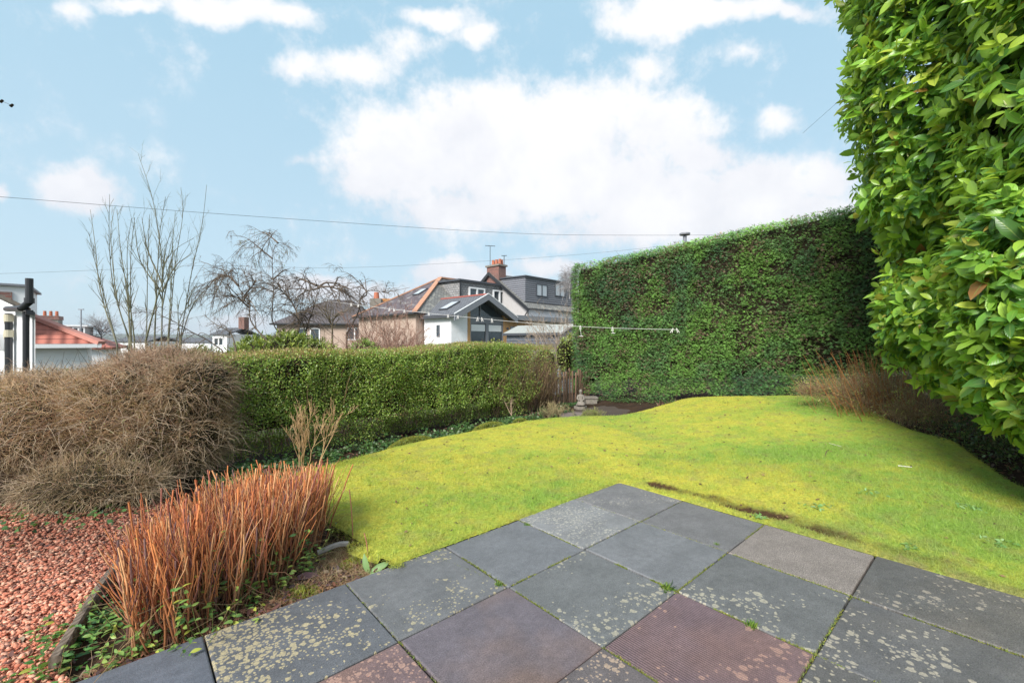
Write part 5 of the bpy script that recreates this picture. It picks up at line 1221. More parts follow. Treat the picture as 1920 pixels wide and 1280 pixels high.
# ================================================================== BUILDINGS
A0, A1 = np.array([-4.56, 38.]), (np.array([.68, .73]), np.array([-.73, .68]))
def HS(u, v, z): p = A0+A1[0]*u+A1[1]*v; return np.array([p[0], p[1], z])
def hip_pts(u0, u1, v0, v1, ze, zr, ua, ub, vr): return HS(u0, v0, ze), HS(u1, v0, ze), HS(u1, v1, ze), HS(u0, v1, ze), HS(ua, vr, zr), HS(ub, vr, zr)
GZ = -2.6
def window(parent, fr, u0, u1, z0, z1, v, panes=2, fm=None, gm=None, t=.07, out=-1, axis='u', dep=.06):
    """framed window in the plane v=const (axis u) or u=const (axis v)"""
    fm = fm or M_WHITEP; gm = gm or M_GLASS
    f = (lambda a, d, z: fr(a, v+out*d, z)) if axis == 'u' else (lambda a, d, z: fr(v+out*d, a, z))
    def bx(mb, a0, a1, d0, d1, b0, b1): mb.prism([f(a0, d0, b0), f(a1, d0, b0), f(a1, d1, b0), f(a0, d1, b0)], (0, 0, b1-b0))
    fb = MB(); bx(fb, u0, u1, 0, dep, z0, z0+t); bx(fb, u0, u1, 0, dep, z1-t, z1); bx(fb, u0, u0+t, 0, dep, z0+t, z1-t); bx(fb, u1-t, u1, 0, dep, z0+t, z1-t)
    for k in range(1, panes):
        c = u0+(u1-u0)*k/panes; bx(fb, c-t*.6, c+t*.6, 0, dep, z0+t, z1-t)
    o = fb.build('window', fm, parent)
    gb = MB(); bx(gb, u0+t*.9, u1-t*.9, .01, .025, z0+t*.9, z1-t*.9); gb.build('pane', gm, o)
    return o
def aerial(parent, base, h, r=.025, n=4, L=.7, d=(1, .3, 0)):
    b = np.array(base); mb = MB(); mb.cyl(b, b+[0, 0, h], r, n=6); d = nrm(np.array(d, float)); e = np.array([-d[1], d[0], 0])
    mb.beam(b+[0, 0, h]-d*L/2, b+[0, 0, h]+d*L/2, r*1.4, r*1.4)
    for k in range(n):
        c = b+[0, 0, h]+d*L*(k/(n-1)-.5); mb.beam(c-e*.22, c+e*.22, r, r)
    return mb.build('aerial', M_BLACK, parent)

# --- white extended bungalow
hb = thing('bungalow', 'white bungalow with slate roof, slate hung dormer and glazed grey gable extension', 'house', tuple(HS(-1, 1, GZ)))
p = hip_pts(-5.5, 6.5, -1.2, 8.6, 3.48, 7.2, .72, 5.2, 3.7)
def roofmesh(name, polys, mt, parent, th=.12):
    mb = MB()
    for q in polys:
        q = [np.asarray(a, float) for a in q]; n = nrm(np.cross(q[1]-q[0], q[2]-q[0])); n = n if n[2] > 0 else -n; mb.prism(q, -n*th)
    return mb.build(name, mt, parent)
roofmesh('roof', [(p[0], p[1], p[5], p[4]), (p[2], p[3], p[4], p[5])], M_SLATE_MOSS, hb)
roofmesh('hip_end_roof', [(p[3], p[0], p[4])], M_SLATE_SHADED, hb); roofmesh('end_roof', [(p[1], p[2], p[5])], M_SLATE_SHADED, hb)
mb = MB(); mb.beam(p[0]+[0, 0, .05], p[4]+[0, 0, .05], .38, .12); mb.build('hip_tiles', M_ORANGE, hb)
mb = MB(); mb.beam(p[3]+[0, 0, .05], p[4]+[0, 0, .05], .22, .1); mb.beam(p[4]+[0, 0, .06], p[5]+[0, 0, .06], .34, .14); mb.build('ridge_tiles', M_ORANGE, hb)
mb = MB(); mb.box(HS, -5.1, 6.1, -.8, 8.2, GZ, 3.42); mb.build('wall', M_TANHARL, hb)
mb = MB(); mb.beam(p[0]+[0, 0, -.06], p[1]+[0, 0, -.06], .12, .14); mb.beam(p[3]+[0, 0, -.06], p[0]+[0, 0, -.06], .12, .14); mb.build('gutter', M_BLACK, hb)
# roof window on the hip end and a small cowl
a_ = p[3]*.42+p[0]*.02+p[4]*.56; 
n_ = nrm(np.cross(p[0]-p[3], p[4]-p[3])); n_ = n_ if n_[2] > 0 else -n_; e1 = nrm(p[0]-p[3]); e2 = np.cross(n_, e1); e2 = e2 if e2[2] > 0 else -e2
c_ = p[3]*.15+p[0]*.28+p[4]*.57
mb = MB(); mb.prism([c_-e1*.45-e2*.6+n_*.02, c_+e1*.45-e2*.6+n_*.02, c_+e1*.45+e2*.6+n_*.02, c_-e1*.45+e2*.6+n_*.02], n_*.08); o = mb.build('roof_window', M_DKGREY, hb)
mb = MB(); mb.prism([c_-e1*.36-e2*.5+n_*.105, c_+e1*.36-e2*.5+n_*.105, c_+e1*.36+e2*.5+n_*.105, c_-e1*.36+e2*.5+n_*.105], n_*.01); mb.build('pane', M_PALEGLASS, o)
# dormer
mb = MB(); mb.box(HS, 0, 6.5, -0.02, 3.4, 4.15, 6.52); mb.build('dormer', M_HUNG, hb)
mb = MB(); mb.prism([HS(-.25, -.25, 6.53), HS(6.75, -.25, 6.53), HS(6.75, 3.6, 6.6), HS(-.25, 3.6, 6.6)], (0, 0, .16)); mb.build('dormer_roof', M_DKGREY, hb)
for u0, u1 in ((1.0, 2.95), (4.0, 5.75)): window(hb, HS, u0, u1, 4.75, 6.1, -.02, 2, t=.13, dep=.12)
mb = MB(); mb.box(HS, -.05, .08, -.12, -.025, 4.2, 6.52); mb.box(HS, 6.35, 6.5, -.12, -.025, 4.2, 6.52); mb.build('corner_trim', M_BLACK, hb)
mb = MB(); mb.cyl(HS(6.65, -.2, 2.8), HS(6.65, -.2, 6.5), .06); mb.build('downpipe', M_BLACK, hb)
# gable extension
uL, uR, uA, vF, vB = -4.8, 1.8, -1.5, -5.05, 1.0; zE, zA = 3.18, 4.85
th_ = .14
roofmesh('extension_roof', [(HS(uL, vF, zE), HS(uA, vF, zA), HS(uA, vB, zA), HS(uL, vB, zE)), (HS(uR, vF, zE), HS(uA, vF, zA), HS(uA, vB, zA), HS(uR, vB, zE))], M_SLATE, hb, th_)
mb = MB(); mb.beam(HS(uA, vF+.05, zA+.04), HS(uA, vB, zA+.04), .14, .1); mb.build('extension_ridge', m_plain('red_ridge', (.34, .10, .08), .8, .2), hb)
mb = MB()    # deep grey bargeboards
for a, b in ((uL-.05, uA), (uR+.05, uA)):
    A = HS(a, vF-.06, zE-.02); B = HS(b, vF-.06, zA+.0); mb.prism([A, B, B-[0, 0, .42], A-[0, 0, .42]], HS(0, -.10, 0)-HS(0, 0, 0))
mb.build('bargeboard', M_GREYP, hb)
mb = MB()
for a, b in ((uL-.05, uA), (uR+.05, uA)): mb.beam(HS(a, vF-.12, zE+.05), HS(b, vF-.12, zA+.07), .1, .05)
mb.build('white_verge', M_WHITEP, hb)
vW = vF+.75
def U(px, v): # u on plane v seen at px
    k = (px-960)/F; return (k*(A0[1]+A1[1][1]*v)-(A0[0]+A1[1][0]*v))/(A1[0][0]-k*A1[0][1])
def Zp(py, px, v): q = HS(U(px, v), v, 0); return EYE-(py-640)/F*q[1]
u_w0, u_p0, u_p1, u_g1 = U(850, vW), U(876.5, vW), U(881.5, vW), U(943.5, vW)
def zr(u): return zE+(zA-zE)*(1-abs(u-uA)/(uA-uL))-.2
mb = MB(); mb.prism([HS(uL+.35, vW, GZ), HS(u_p0, vW, GZ), HS(u_p0, vW, zr(u_p0)), HS(uL+.35, vW, zr(uL+.35))], HS(0, .2, 0)-HS(0, 0, 0)); mb.build('white_wall', M_HARL, hb)
mb = MB(); mb.prism([HS(uL+.35, vW+.21, GZ), HS(uL+.35, -1.0, GZ), HS(uL+.35, -1.0, zE-.05), HS(uL+.35, vW+.21, zE-.05)], HS(.2, 0, 0)-HS(0, 0, 0)); mb.build('side_wall', M_HARL, hb)
mb = MB(); mb.prism([HS(u_p0+.01, vW-.03, GZ), HS(u_p1, vW-.03, GZ), HS(u_p1, vW-.03, zr(u_p1)), HS(u_p0+.01, vW-.03, zr(u_p0))], HS(0, .2, 0)-HS(0, 0, 0)); mb.build('timber_post', M_TIMBER, hb)
zt = Zp(596, 912, vW); zt2 = Zp(607, 912, vW)
g0, g1 = u_p1+.01, u_g1
o = None
mb = MB(); mb.prism([HS(g0, vW+.1, zt), HS(g1, vW+.1, zt), HS(g1, vW+.1, zr(g1)-.12), HS(uA, vW+.1, zr(uA)-.12), HS(g0, vW+.1, zr(g0)-.12)], HS(0, .04, 0)-HS(0, 0, 0)); gw = mb.build('gable_window', M_GLASS, hb)
mb = MB(); mb.box(HS, uA-.05, uA+.05, vW+.02, vW+.09, zt+.1, zr(uA)-.2); mb.box(HS, g0, g1, vW+.0, vW+.09, zt2, zt+.1); mb.box(HS, g0, g0+.09, vW+.0, vW+.09, GZ, zt2-.005); mb.box(HS, g1-.09, g1, vW+.0, vW+.09, GZ, zt2-.005)
c_ = (g0+g1)/2; mb.box(HS, c_-.14, c_+.14, vW, vW+.09, GZ, zt2-.005); mb.build('door_frame', M_GREYP, gw)
mb = MB(); mb.box(HS, g0+.095, c_-.145, vW+.1, vW+.13, GZ, zt2-.01); mb.box(HS, c_+.145, g1-.095, vW+.1, vW+.13, GZ, zt2-.01); mb.build('patio_doors', M_GLASS, hb)
zb = Zp(621, 912, vW)
mb = MB(); mb.box(HS, g0+.16, c_-.2, vW+.05, vW+.085, zb, zt2-.08); mb.box(HS, c_+.2, g1-.16, vW+.05, vW+.085, zb, zt2-.08); mb.build('blind', M_WHITEP, hb)
uX = U(998, vW)
mb = MB(); mb.box(HS, u_g1+.01, uX, vW-.03, vW+.17, GZ, 3.0); mb.prism([HS(u_g1+.01, vW-.03, 3.002), HS(uR-.1, vW-.03, 3.002), HS(u_g1+.01, vW-.03, zr(u_g1))], HS(0, .2, 0)-HS(0, 0, 0)); mb.build('timber_cladding', M_TIMBER, hb)
mb = MB(); mb.cyl(HS(U(950, vW), vW-.05, Zp(616, 950, vW)), HS(U(950, vW), vW-.15, Zp(616, 950, vW)), .10, n=12); mb.build('vent', M_DKGREY, hb)
window(hb, HS, U(956, vW), U(975, vW), Zp(632, 965, vW), Zp(612, 965, vW), vW-.03, 1, M_GREYP, M_PALEGLASS)
mb = MB(); mb.box(HS, uX+.005, 10.5, vW+.3, vW+.5, GZ, 2.95); mb.build('flat_roof_wall', M_HARL, hb)
mb = MB(); mb.box(HS, uR+.0, 10.8, vF-.1, -.9, 3.02, 3.42); mb.build('flat_roof', M_GREYP, hb)
mb = MB(); A = HS(uL-.02, vF, zE-.14); B = HS(uL-.02, -1.2, zE-.14); mb.beam(A, B, .14, .12); mb.build('extension_gutter', M_DKGREY, hb)
# roof window in the extension slope
q0, q1 = HS(uL, 0, zE), HS(uA, 0, zA); s_ = nrm(q1-q0); vd = nrm(HS(0, 1, 0)-HS(0, 0, 0)); n_ = nrm(np.cross(s_, vd)); n_ = n_ if n_[2] > 0 else -n_
c_ = HS(uL+1.6, -2.6, zE+.81)
mb = MB(); mb.prism([c_-s_*.75-vd*.5+n_*.01, c_+s_*.75-vd*.5+n_*.01, c_+s_*.75+vd*.5+n_*.01, c_-s_*.75+vd*.5+n_*.01], n_*.09); o = mb.build('roof_window', M_DKGREY, hb)
mb = MB(); mb.prism([c_-s_*.64-vd*.4+n_*.103, c_+s_*.64-vd*.4+n_*.103, c_+s_*.64+vd*.4+n_*.103, c_-s_*.64+vd*.4+n_*.103], n_*.01); mb.build('pane', M_PALEGLASS, o)
# narrow slit window in the side wall
window(hb, HS, -3.0, -2.6, 1.6, 2.5, uL+.35, 1, M_GREYP, M_GLASS, .05, -1, 'v')

# --- grey boarded house with chimney
h2 = thing('boarded_house', 'taller house with dark boarded box dormer and brick chimney behind the bungalow', 'house', tuple(HS(10, 1, GZ)))
u0, u1, vf, vr, vb, ze, zrr = 5.03, 19, -3.6, 1.51, 6.6, 4.27, 8.0
roofmesh('roof', [(HS(u0, vf, ze), HS(u1, vf, ze), HS(u1, vr, zrr), HS(u0, vr, zrr)), (HS(u0, vb, ze), HS(u1, vb, ze), HS(u1, vr, zrr), HS(u0, vr, zrr))], M_SLATE_MOSS, h2)
mb = MB(); mb.prism([HS(u0+.25, vf+.4, GZ), HS(u0+.25, vb-.4, GZ), HS(u0+.25, vb-.4, ze+.1), HS(u0+.25, vr, zrr-.25), HS(u0+.25, vf+.4, ze+.1)], HS(.25, 0, 0)-HS(0, 0, 0)); mb.build('gable_wall', M_GREYHARL, h2)
mb = MB(); mb.box(HS, u0+.51, u1-.3, vf+.4, vb-.4, GZ, ze-.02); mb.build('wall', M_HARL, h2)
mb = MB()
for a, b in ((vf-.05, vr), (vb+.05, vr)):
    A = HS(u0-.04, a, ze-.02); B = HS(u0-.04, b, zrr+.04); mb.prism([A, B, B-[0, 0, .32], A-[0, 0, .32]], HS(-.10, 0, 0)-HS(0, 0, 0))
mb.build('bargeboard', M_BLACK, h2)
mb = MB(); mb.beam(HS(u0, vf-.06, ze-.08), HS(u1, vf-.06, ze-.08), .13, .13); mb.cyl(HS(u0-.05, vf-.08, ze-.1), HS(u0-.15, vf+.35, ze-.75), .055); mb.cyl(HS(u0-.15, vf+.35, ze-.75), HS(u0-.15, vf+.35, 1.), .055); mb.build('gutter', M_BLACK, h2)
mb = MB(); mb.box(HS, 5.45, 13.4, -2.84, 2.2, 4.9, 7.2); mb.build('box_dormer', M_BOARD, h2)
mb = MB(); mb.prism([HS(5.3, -3.0, 7.21), HS(13.6, -3.0, 7.21), HS(13.6, 2.4, 7.3), HS(5.3, 2.4, 7.3)], (0, 0, .12)); mb.build('dormer_roof', M_DKGREY, h2)
for px0, px1 in ((1005, 1026), (1040, 1059)): window(h2, HS, U(px0, -2.84), U(px1, -2.84), Zp(555, px0, -2.84), Zp(531, px0, -2.84), -2.84, 2, M_DKGREY, M_PALEGLASS, .1)
mb = MB(); mb.box(HS, 5.15, 6.15, .3, 1.95, 6.9, 8.55); chs = mb.build('chimney', M_BRICK, h2)
mb = MB(); mb.box(HS, 5.03, 6.27, .18, 2.07, 8.552, 8.72); mb.build('chimney_cap', M_STONE, chs)
for k, (u_, v_) in enumerate(((5.5, .5), (5.5, .95), (5.5, 1.4), (5.85, .6))):
    mb = MB(); mb.cyl(HS(u_, v_, 8.722), HS(u_, v_, 9.25), .17, .14, 12); mb.build('chimney_pot', M_TERRA, chs)
aerial(h2, HS(5.4, 1.75, 8.7), 2.0, .03, 4, .9, (1, .2, 0)); aerial(h2, HS(6.05, .45, 8.7), .95, .035, 3, .45, (1, 0, 0))

# --- shed
Sx, Sy = np.array([2.1, 20.]), None
SD = nrm(np.array([-2.45, 2.0])); SE = nrm(np.array([.63, .77]))
def SH(a, b, z): q = Sx+SD*a+SE*b; return np.array([q[0], q[1], z])
sh = thing('garden_shed', 'grey garden shed with felt roof in front of the bungalow', 'shed', tuple(SH(1.6, 1, -1.2)))
mb = MB(); mb.box(SH, .08, 3.15, .1, 2.3, -1.4, 1.55); mb.build('wall', M_SHEDSHADED, sh)
mb = MB(); mb.prism([SH(.06, .1, -1.4), SH(.06, 2.3, -1.4), SH(.06, 2.3, 1.55), SH(.06, 1.2, 1.98), SH(.06, .1, 1.55)], SH(-.04, 0, 0)-SH(0, 0, 0)); mb.build('gable_wall', M_SHEDLIT, sh)
roofmesh('roof', [(SH(-.1, 0, 1.66), SH(3.3, 0, 1.66), SH(3.3, 1.2, 2.08), SH(-.1, 1.2, 2.08)), (SH(-.1, 2.4, 1.66), SH(3.3, 2.4, 1.66), SH(3.3, 1.2, 2.08), SH(-.1, 1.2, 2.08))], M_FELT, sh, .05)
mb = MB(); mb.beam(SH(-.1, -.02, 1.60), SH(3.3, -.02, 1.60), .04, .12); mb.build('fascia', M_DKGREY, sh)
mb = MB(); mb.beam(SH(-.13, 0, 1.62), SH(-.13, 1.2, 2.05), .03, .10); mb.beam(SH(-.13, 2.4, 1.62), SH(-.13, 1.2, 2.05), .03, .10); mb.build('bargeboard', M_WHITEP, sh)

# --- brown roofed house behind the gnarled trees
def frame(ox, oy, ang):
    c, s_ = math.cos(ang), math.sin(ang); return lambda u, v, z: np.array([ox+u*c-v*s_, oy+u*s_+v*c, z])
B1 = frame(-24.3, 45.0, math.radians(6))
h3 = thing('brown_roofed_house', 'tan harled house with brown hipped roof behind the gnarled trees', 'house', tuple(B1(5, 4, GZ)))
ze, zt_ = 3.05, 6.0
p = [B1(-.5, -.5, ze), B1(10.2, -.5, ze), B1(10.2, 9, ze), B1(-.5, 9, ze), B1(3.9, 4.2, zt_), B1(6.4, 4.2, zt_)]
roofmesh('roof', [(p[0], p[1], p[5], p[4]), (p[1], p[2], p[5]), (p[2], p[3], p[4], p[5]), (p[3], p[0], p[4])], M_BROWNROOF, h3)
mb = MB(); mb.box(B1, 0, 9.7, 0, 8.5, GZ, ze-.05); mb.build('wall', M_TANHARL, h3)
mb = MB(); mb.beam(p[0], p[1], .14, .14); mb.build('gutter', M_BLACK, h3)
window(h3, B1, 2.0, 3.0, 1.0, 2.65, 0, 1, t=.1); window(h3, B1, 3.3, 4.3, 1.0, 2.65, 0, 1, t=.1); window(h3, B1, 7.0, 8.6, 1.4, 2.7, 0, 2, t=.1); window(h3, B1, 9.0, 9.6, .2, 2.7, 0, 1, t=.08)
mb = MB(); mb.box(B1, 8.6, 9.8, 3.6, 4.8, 4.2, 6.15); c3 = mb.build('chimney', M_STONE, h3)
mb = MB(); mb.cyl(B1(9.2, 4.2, 6.16), B1(9.2, 4.2, 6.9), .33, .26, 12); mb.build('chimney_pot', M_TERRA, c3)
# --- small flat dormer house with orange fascia
B2 = frame(-16.3, 52, math.radians(10))
h4 = thing('flat_dormer_house', 'house with flat roofed dormer and orange timber fascia behind the gnarled trees', 'house', tuple(B2(1, 1, GZ)))
roofmesh('roof', [(B2(-2.5, -2, 3.6), B2(6, -2, 3.6), B2(4, 3, 6.0), B2(0, 3, 6.0))], M_BROWNROOF, h4); mb = MB(); mb.box(B2, -2, 5.5, -1.5, 6, GZ, 3.5); mb.build('wall', M_TANHARL, h4)
mb = MB(); mb.box(B2, .2, 3.0, -.6, 3, 4.0, 6.0); mb.build('dormer', M_TANHARL, h4)
mb = MB(); mb.box(B2, 0, 3.2, -.8, 3.1, 6.005, 6.3); mb.build('fascia', m_plain('orange_timber', (.55, .24, .06), .7), h4)
window(h4, B2, .5, 2.7, 4.75, 5.9, -.6, 3, t=.12)

# --- red tiled bungalow on the left
B3 = frame(-14.97, 12.76, math.radians(43))
h5 = thing('red_roofed_bungalow', 'white bungalow with red tiled hipped roof and white gutter', 'house', tuple(B3(-3, 3, -3)))
ze = 1.14
e0, e1_, e2_ = B3(-7, -.3, ze), B3(2.15, -.3, ze), B3(2.15, 7.4, ze)
r0_, r1_ = B3(-7, 3.5, 3.15), B3(-1.65, 3.5, 3.15)
def wav(nt):
    uv = coord(nt, 'UV'); w = nd(nt, 'ShaderNodeTexWave', {'Vector': uv, 'Scale': 1.05}, bands_direction='X', wave_profile='SIN'); w2 = nd(nt, 'ShaderNodeTexWave', {'Vector': uv, 'Scale': .98, 'Distortion': .3}, bands_direction='Y', wave_profile='SAW')
    n = noise(nt, uv, 2.2, 5, .6)
    c = mixn(nt, n, (.30, .095, .065), (.46, .17, .13)); c = mixn(nt, mathn(nt, 'GREATER_THAN', w2.outputs['Fac'], .88), c, (.14, .045, .035))
    return bsdf(nt, c, .75, mathn(nt, 'ADD', w.outputs['Fac'], w2.outputs['Fac']), .9, .05, 0, .3)
M_PAN = mat('red_pantile', wav)
roofmesh('roof', [(e0, e1_, r1_, r0_), (e1_, e2_, r1_)], M_PAN, h5, .1)
mb = MB(); mb.beam(e1_+[0, 0, .06], r1_+[0, 0, .06], .24, .12); mb.beam(r0_+[0, 0, .06], r1_+[0, 0, .06], .24, .12); mb.build('hip_tiles', m_plain('pink_tile', (.45, .20, .16), .8, .2), h5)
mb = MB(); mb.box(B3, -7, 1.8, 0, 7, -3, ze-.08); mb.build('wall', M_HARL, h5)
mb = MB(); mb.beam(e0-[0, 0, .03], e1_-[0, 0, .03], .12, .12); mb.build('gutter', M_WHITEP, h5)
# --- grey chimneyed house behind it
B4 = frame(-24.2, 22.0, math.radians(35))
h6 = thing('terrace_house', 'house with red potted chimney, grey dormer and dark red roof beyond the red roof', 'house', tuple(B4(0, 2, -3)))
roofmesh('roof', [(B4(-4, -1.2, .95), B4(3.15, -1.2, .95), B4(1.2, 1.5, 1.95), B4(-4, 1.5, 1.95)), (B4(3.15, -1.2, .95), B4(3.15, 4.2, .95), B4(1.2, 1.5, 1.95))], M_REDTILE, h6); mb = MB(); mb.box(B4, -4, 2.85, -.9, 4, -3.5, .88); mb.build('wall', M_HARL, h6)
mb = MB(); mb.box(B4, .25, .9, .0, .9, 1.2, 2.37); c6 = mb.build('chimney', M_STONE, h6)
mb = MB(); mb.box(B4, .22, .93, -.03, .93, 2.372, 2.57); mb.build('chimney_head', M_BRICK, c6)
for k in range(3): mb = MB(); mb.cyl(B4(.34+.22*k, .4, 2.572), B4(.34+.22*k, .4, 2.83), .07, .058, 10); mb.build('chimney_pot', M_TERRA, c6)
mb = MB(); mb.box(B4, 1.02, 2.02, -.5, 1.4, 1.1, 2.02); mb.build('dormer', M_GREYHARL, h6); mb = MB(); mb.box(B4, .95, 2.1, -.62, 1.5, 2.022, 2.10); mb.build('dormer_roof', M_WHITEP, h6)
window(h6, B4, 1.52, 2.0, 1.2, 2.0, -.5, 2, t=.06)
lp = at(152, 580, 20); mb = MB(); mb.cyl((lp[0], lp[1], -2.5), lp, .035, .025, 8); mb.beam(lp-[.12, 0, 0], lp+[.12, 0, 0], .05, .04); mb.build('lamp_post', M_GREYP, label='thin grey post with a small head beside the chimney', cat='post')
# distant pale houses
for k, (px, py, Yd, wd, hh_, lab) in enumerate(((245, 646, 60, 5, 1.3, 'distant pale low house seen behind the sapling stems'), (345, 646, 70, 8, 1.2, 'distant long pale building between the saplings'), (412, 634, 48, 1.7, 1.3, 'distant white gabled house with chimney left of the yellow green bush'), (455, 644, 55, 4, 1.2, 'distant dark roofed house behind the gnarled trees'))):
    c_ = at(px, py, Yd); fr = frame(c_[0], c_[1], math.radians(12*(k % 2)-5))
    hd = thing('distant_house', lab, 'house', (c_[0], c_[1], -5))
    mb = MB(); mb.box(fr, -wd/2, wd/2, 0, 5, -5, c_[2]+hh_*.35); mb.build('wall', M_HARL, hd)
    z0 = c_[2]+hh_*.35; roofmesh('roof', [(fr(-wd/2-.2, -.2, z0), fr(wd/2+.2, -.2, z0), fr(wd/2+.2, 2.5, z0+hh_*.6), fr(-wd/2-.2, 2.5, z0+hh_*.6)), (fr(-wd/2-.2, 5.2, z0), fr(wd/2+.2, 5.2, z0), fr(wd/2+.2, 2.5, z0+hh_*.6), fr(-wd/2-.2, 2.5, z0+hh_*.6))], M_SLATE, hd)
    if k in (0, 2, 3): window(hd, fr, -.7, .5, z0-1.3, z0-.35, 0, 2, t=.12, gm=M_GLASS)
    if k == 2: mb = MB(); mb.box(fr, .6, 1.3, 2.1, 2.9, z0+.6, z0+2.0); mb.build('chimney', M_BRICK, hd)
# chimney behind the big hedge
cq = at(1284, 452, 17); hq = thing('chimney_flue', 'small dark flue cowl poking above the dark hedge', 'chimney', (cq[0], cq[1], -.1))
mb = MB(); box_(mb, cq[0]-.35, cq[0]+.35, cq[1]-.3, cq[1]+.3, -.1, cq[2]-.25); mb.build('stack', M_BRICK, hq)
mb = MB(); mb.cyl(cq-[0, 0, .25], cq+[0, 0, .22], .07, n=12); mb.build('flue', M_GREYP, hq); mb = MB(); mb.cyl(cq+[0, 0, .24], cq+[0, 0, .30], .2, .2, 14); mb.build('cowl', M_GREYP, hq)

# --- white outbuilding at the left edge
wa, wb = at(0, 640, 8.2)[:2], at(66, 640, 7.75)[:2]
WD = nrm(wb-wa); WN = np.array([WD[1], -WD[0]]); WN = WN if WN@(-wa) > 0 else -WN
def OB(a, d, z): q = wb+WD*a+WN*d; return np.array([q[0], q[1], z])   # a: along wall (0 = right corner), d: out of wall
ob = thing('outbuilding', 'white rendered outbuilding with dark sloping roof edge and black downpipes at the left edge', 'building', tuple(OB(-2, -1.5, -1.2)))
ztop = EYE+57*7.75/F; SLP = .27
def zo(a): return ztop-a*SLP
mb = MB(); mb.prism([OB(-3, 0, -1.3), OB(0, 0, -1.3), OB(0, 0, zo(0)-.02), OB(-3, 0, zo(-3)-.02)], (-2.3, 1.9, 0)); mb.build('wall', M_HARL, ob)
mb = MB(); mb.prism([OB(-3.1, .10, zo(-3.1)), OB(.12, .10, zo(.12)), OB(.12, .10, zo(.12)+.07), OB(-3.1, .10, zo(-3.1)+.07)], (-2.45, 2.0, 0)); mb.build('roof', m_plain('felt_edge', (.07, .06, .05), .9, .6, 8, .6), ob)
mb = MB(); mb.beam(OB(.13, .12, zo(.13)), OB(.13, .12, zo(.13))+np.array([-2.45, 2.0, 0]), .09, .08); mb.build('gutter', M_BLACK, ob)
def wall_a(px): # along-wall coordinate seen at px
    k = (px-960)/F; return (k*wb[1]-wb[0])/(WD[0]-k*WD[1])
a1, a2 = wall_a(28), wall_a(62)
mb = MB(); mb.cyl(OB(a1, .08, -1.2), OB(a1, .08, zo(a1)-.22), .052, n=14); mb.build('downpipe', M_BLACK, ob)
mb = MB(); mb.cyl(OB(a2, .09, -1.2), OB(a2, .09, zo(a2)-.03), .045, n=14); mb.build('downpipe', M_BLACK, ob)
vt = at(55, 522, 7.6); vb_ = at(55, 563, 7.6)
mb = MB(); mb.cyl(vb_-[0, 0, .04], vt, .052, n=14); mb.cyl(vb_-[0, 0, .05], vb_+[0, 0, .04], .066, n=14); mb.cyl(vb_-[0, 0, .03], at(40, 578, 7.6), .052, n=14); mb.cyl(at(40, 578, 7.6), OB(a1, .10, zo(a1)-.14), .052, n=14); mb.build('vent_pipe', M_BLACK, ob)
m_brass = m_plain('old_fitting', (.50, .46, .34), .6, .2)
for zz_ in (zo(a1)-.24, zo(a1)-.52): mb = MB(); mb.cyl(OB(a1, .08, zz_), OB(a1, .08, zz_-.13), .066, n=14); mb.cyl(OB(a1+.02, .1, zz_-.10), OB(a1-.10, .08, zz_-.15), .03, n=10); mb.build('pipe_fitting', m_brass, ob)
n = 24; ang = np.arange(n)*2*math.pi/n; aw = wall_a(9)
mb = MB(); mb.prism([OB(aw+.055*math.cos(t), 0.0, EYE+.18*math.sin(t)) for t in ang], OB(0, .09, 0)-OB(0, 0, 0)); mb.build('wall_vent', M_WHITEP, ob)
# dormer house showing above the outbuilding
B5 = frame(-14.73, 13.2, math.radians(43))
h7 = thing('dormer_house', 'white flat roofed dormer with red brick showing above the outbuilding', 'house', tuple(B5(-1, 1, -2)))
def zz5(py): return EYE-(py-640)/F*13.2
mb = MB(); mb.box(B5, -3, 0, 0, 3, -2, zz5(538)); mb.build('dormer', M_WHITEP, h7)
mb = MB(); mb.box(B5, -3.1, .1, -.12, 3.1, zz5(538)+.005, zz5(534.5)+.01); mb.build('roof', M_GREYP, h7)
mb = MB(); mb.box(B5, -3, -.27, -.06, -.005, zz5(566), zz5(549)); mb.build('brick_panel', M_BRICK, h7)

# ------------------------------------------------------------------ the air between here and the far hills
def _hz():
    mb = MB(); mb.prism([(-3300, -3100, -45), (3300, -3100, -45), (3300, 3300, -45), (-3300, 3300, -45)], (0, 0, 150))
    m = bpy.data.materials.new('haze_air'); m.use_nodes = True; nt = m.node_tree; nt.nodes.clear()
    o = nt.nodes.new('ShaderNodeOutputMaterial'); v = nd(nt, 'ShaderNodeVolumePrincipled', {'Color': (.80, .88, .96, 1), 'Density': .0003, 'Anisotropy': .2})
    nt.links.new(v.outputs[0], o.inputs['Volume'])
    mb.build('haze', m, kind='stuff')
_hz()

# ================================================================== camera, light, sky
cd = bpy.data.cameras.new('camera'); cam = bpy.data.objects.new('camera', cd); COL.objects.link(cam)
cam.location = (0, 0, EYE); cam.rotation_euler = (math.pi/2, 0, 0); cd.sensor_width = 36; cd.lens = F/1920*36
cd.clip_start = .05; cd.clip_end = 9000; scn.camera = cam
SUN_EL = math.radians(37); SUND = nrm(np.array([-.5, -.9])); 
sd = np.array([SUND[0]*math.cos(SUN_EL), SUND[1]*math.cos(SUN_EL), math.sin(SUN_EL)])
ld = bpy.data.lights.new('sun', 'SUN'); ld.energy = 4.2; ld.angle = math.radians(24); ld.color = (1, .955, .89)
lo = bpy.data.objects.new('sun', ld); COL.objects.link(lo); lo.rotation_euler = Vector(sd).to_track_quat('Z', 'Y').to_euler(); lo.location = (20, -20, 20)
w = bpy.data.worlds.new('World'); scn.world = w; w.use_nodes = True; nt = w.node_tree; nt.nodes.clear()
out = nt.nodes.new('ShaderNodeOutputWorld')
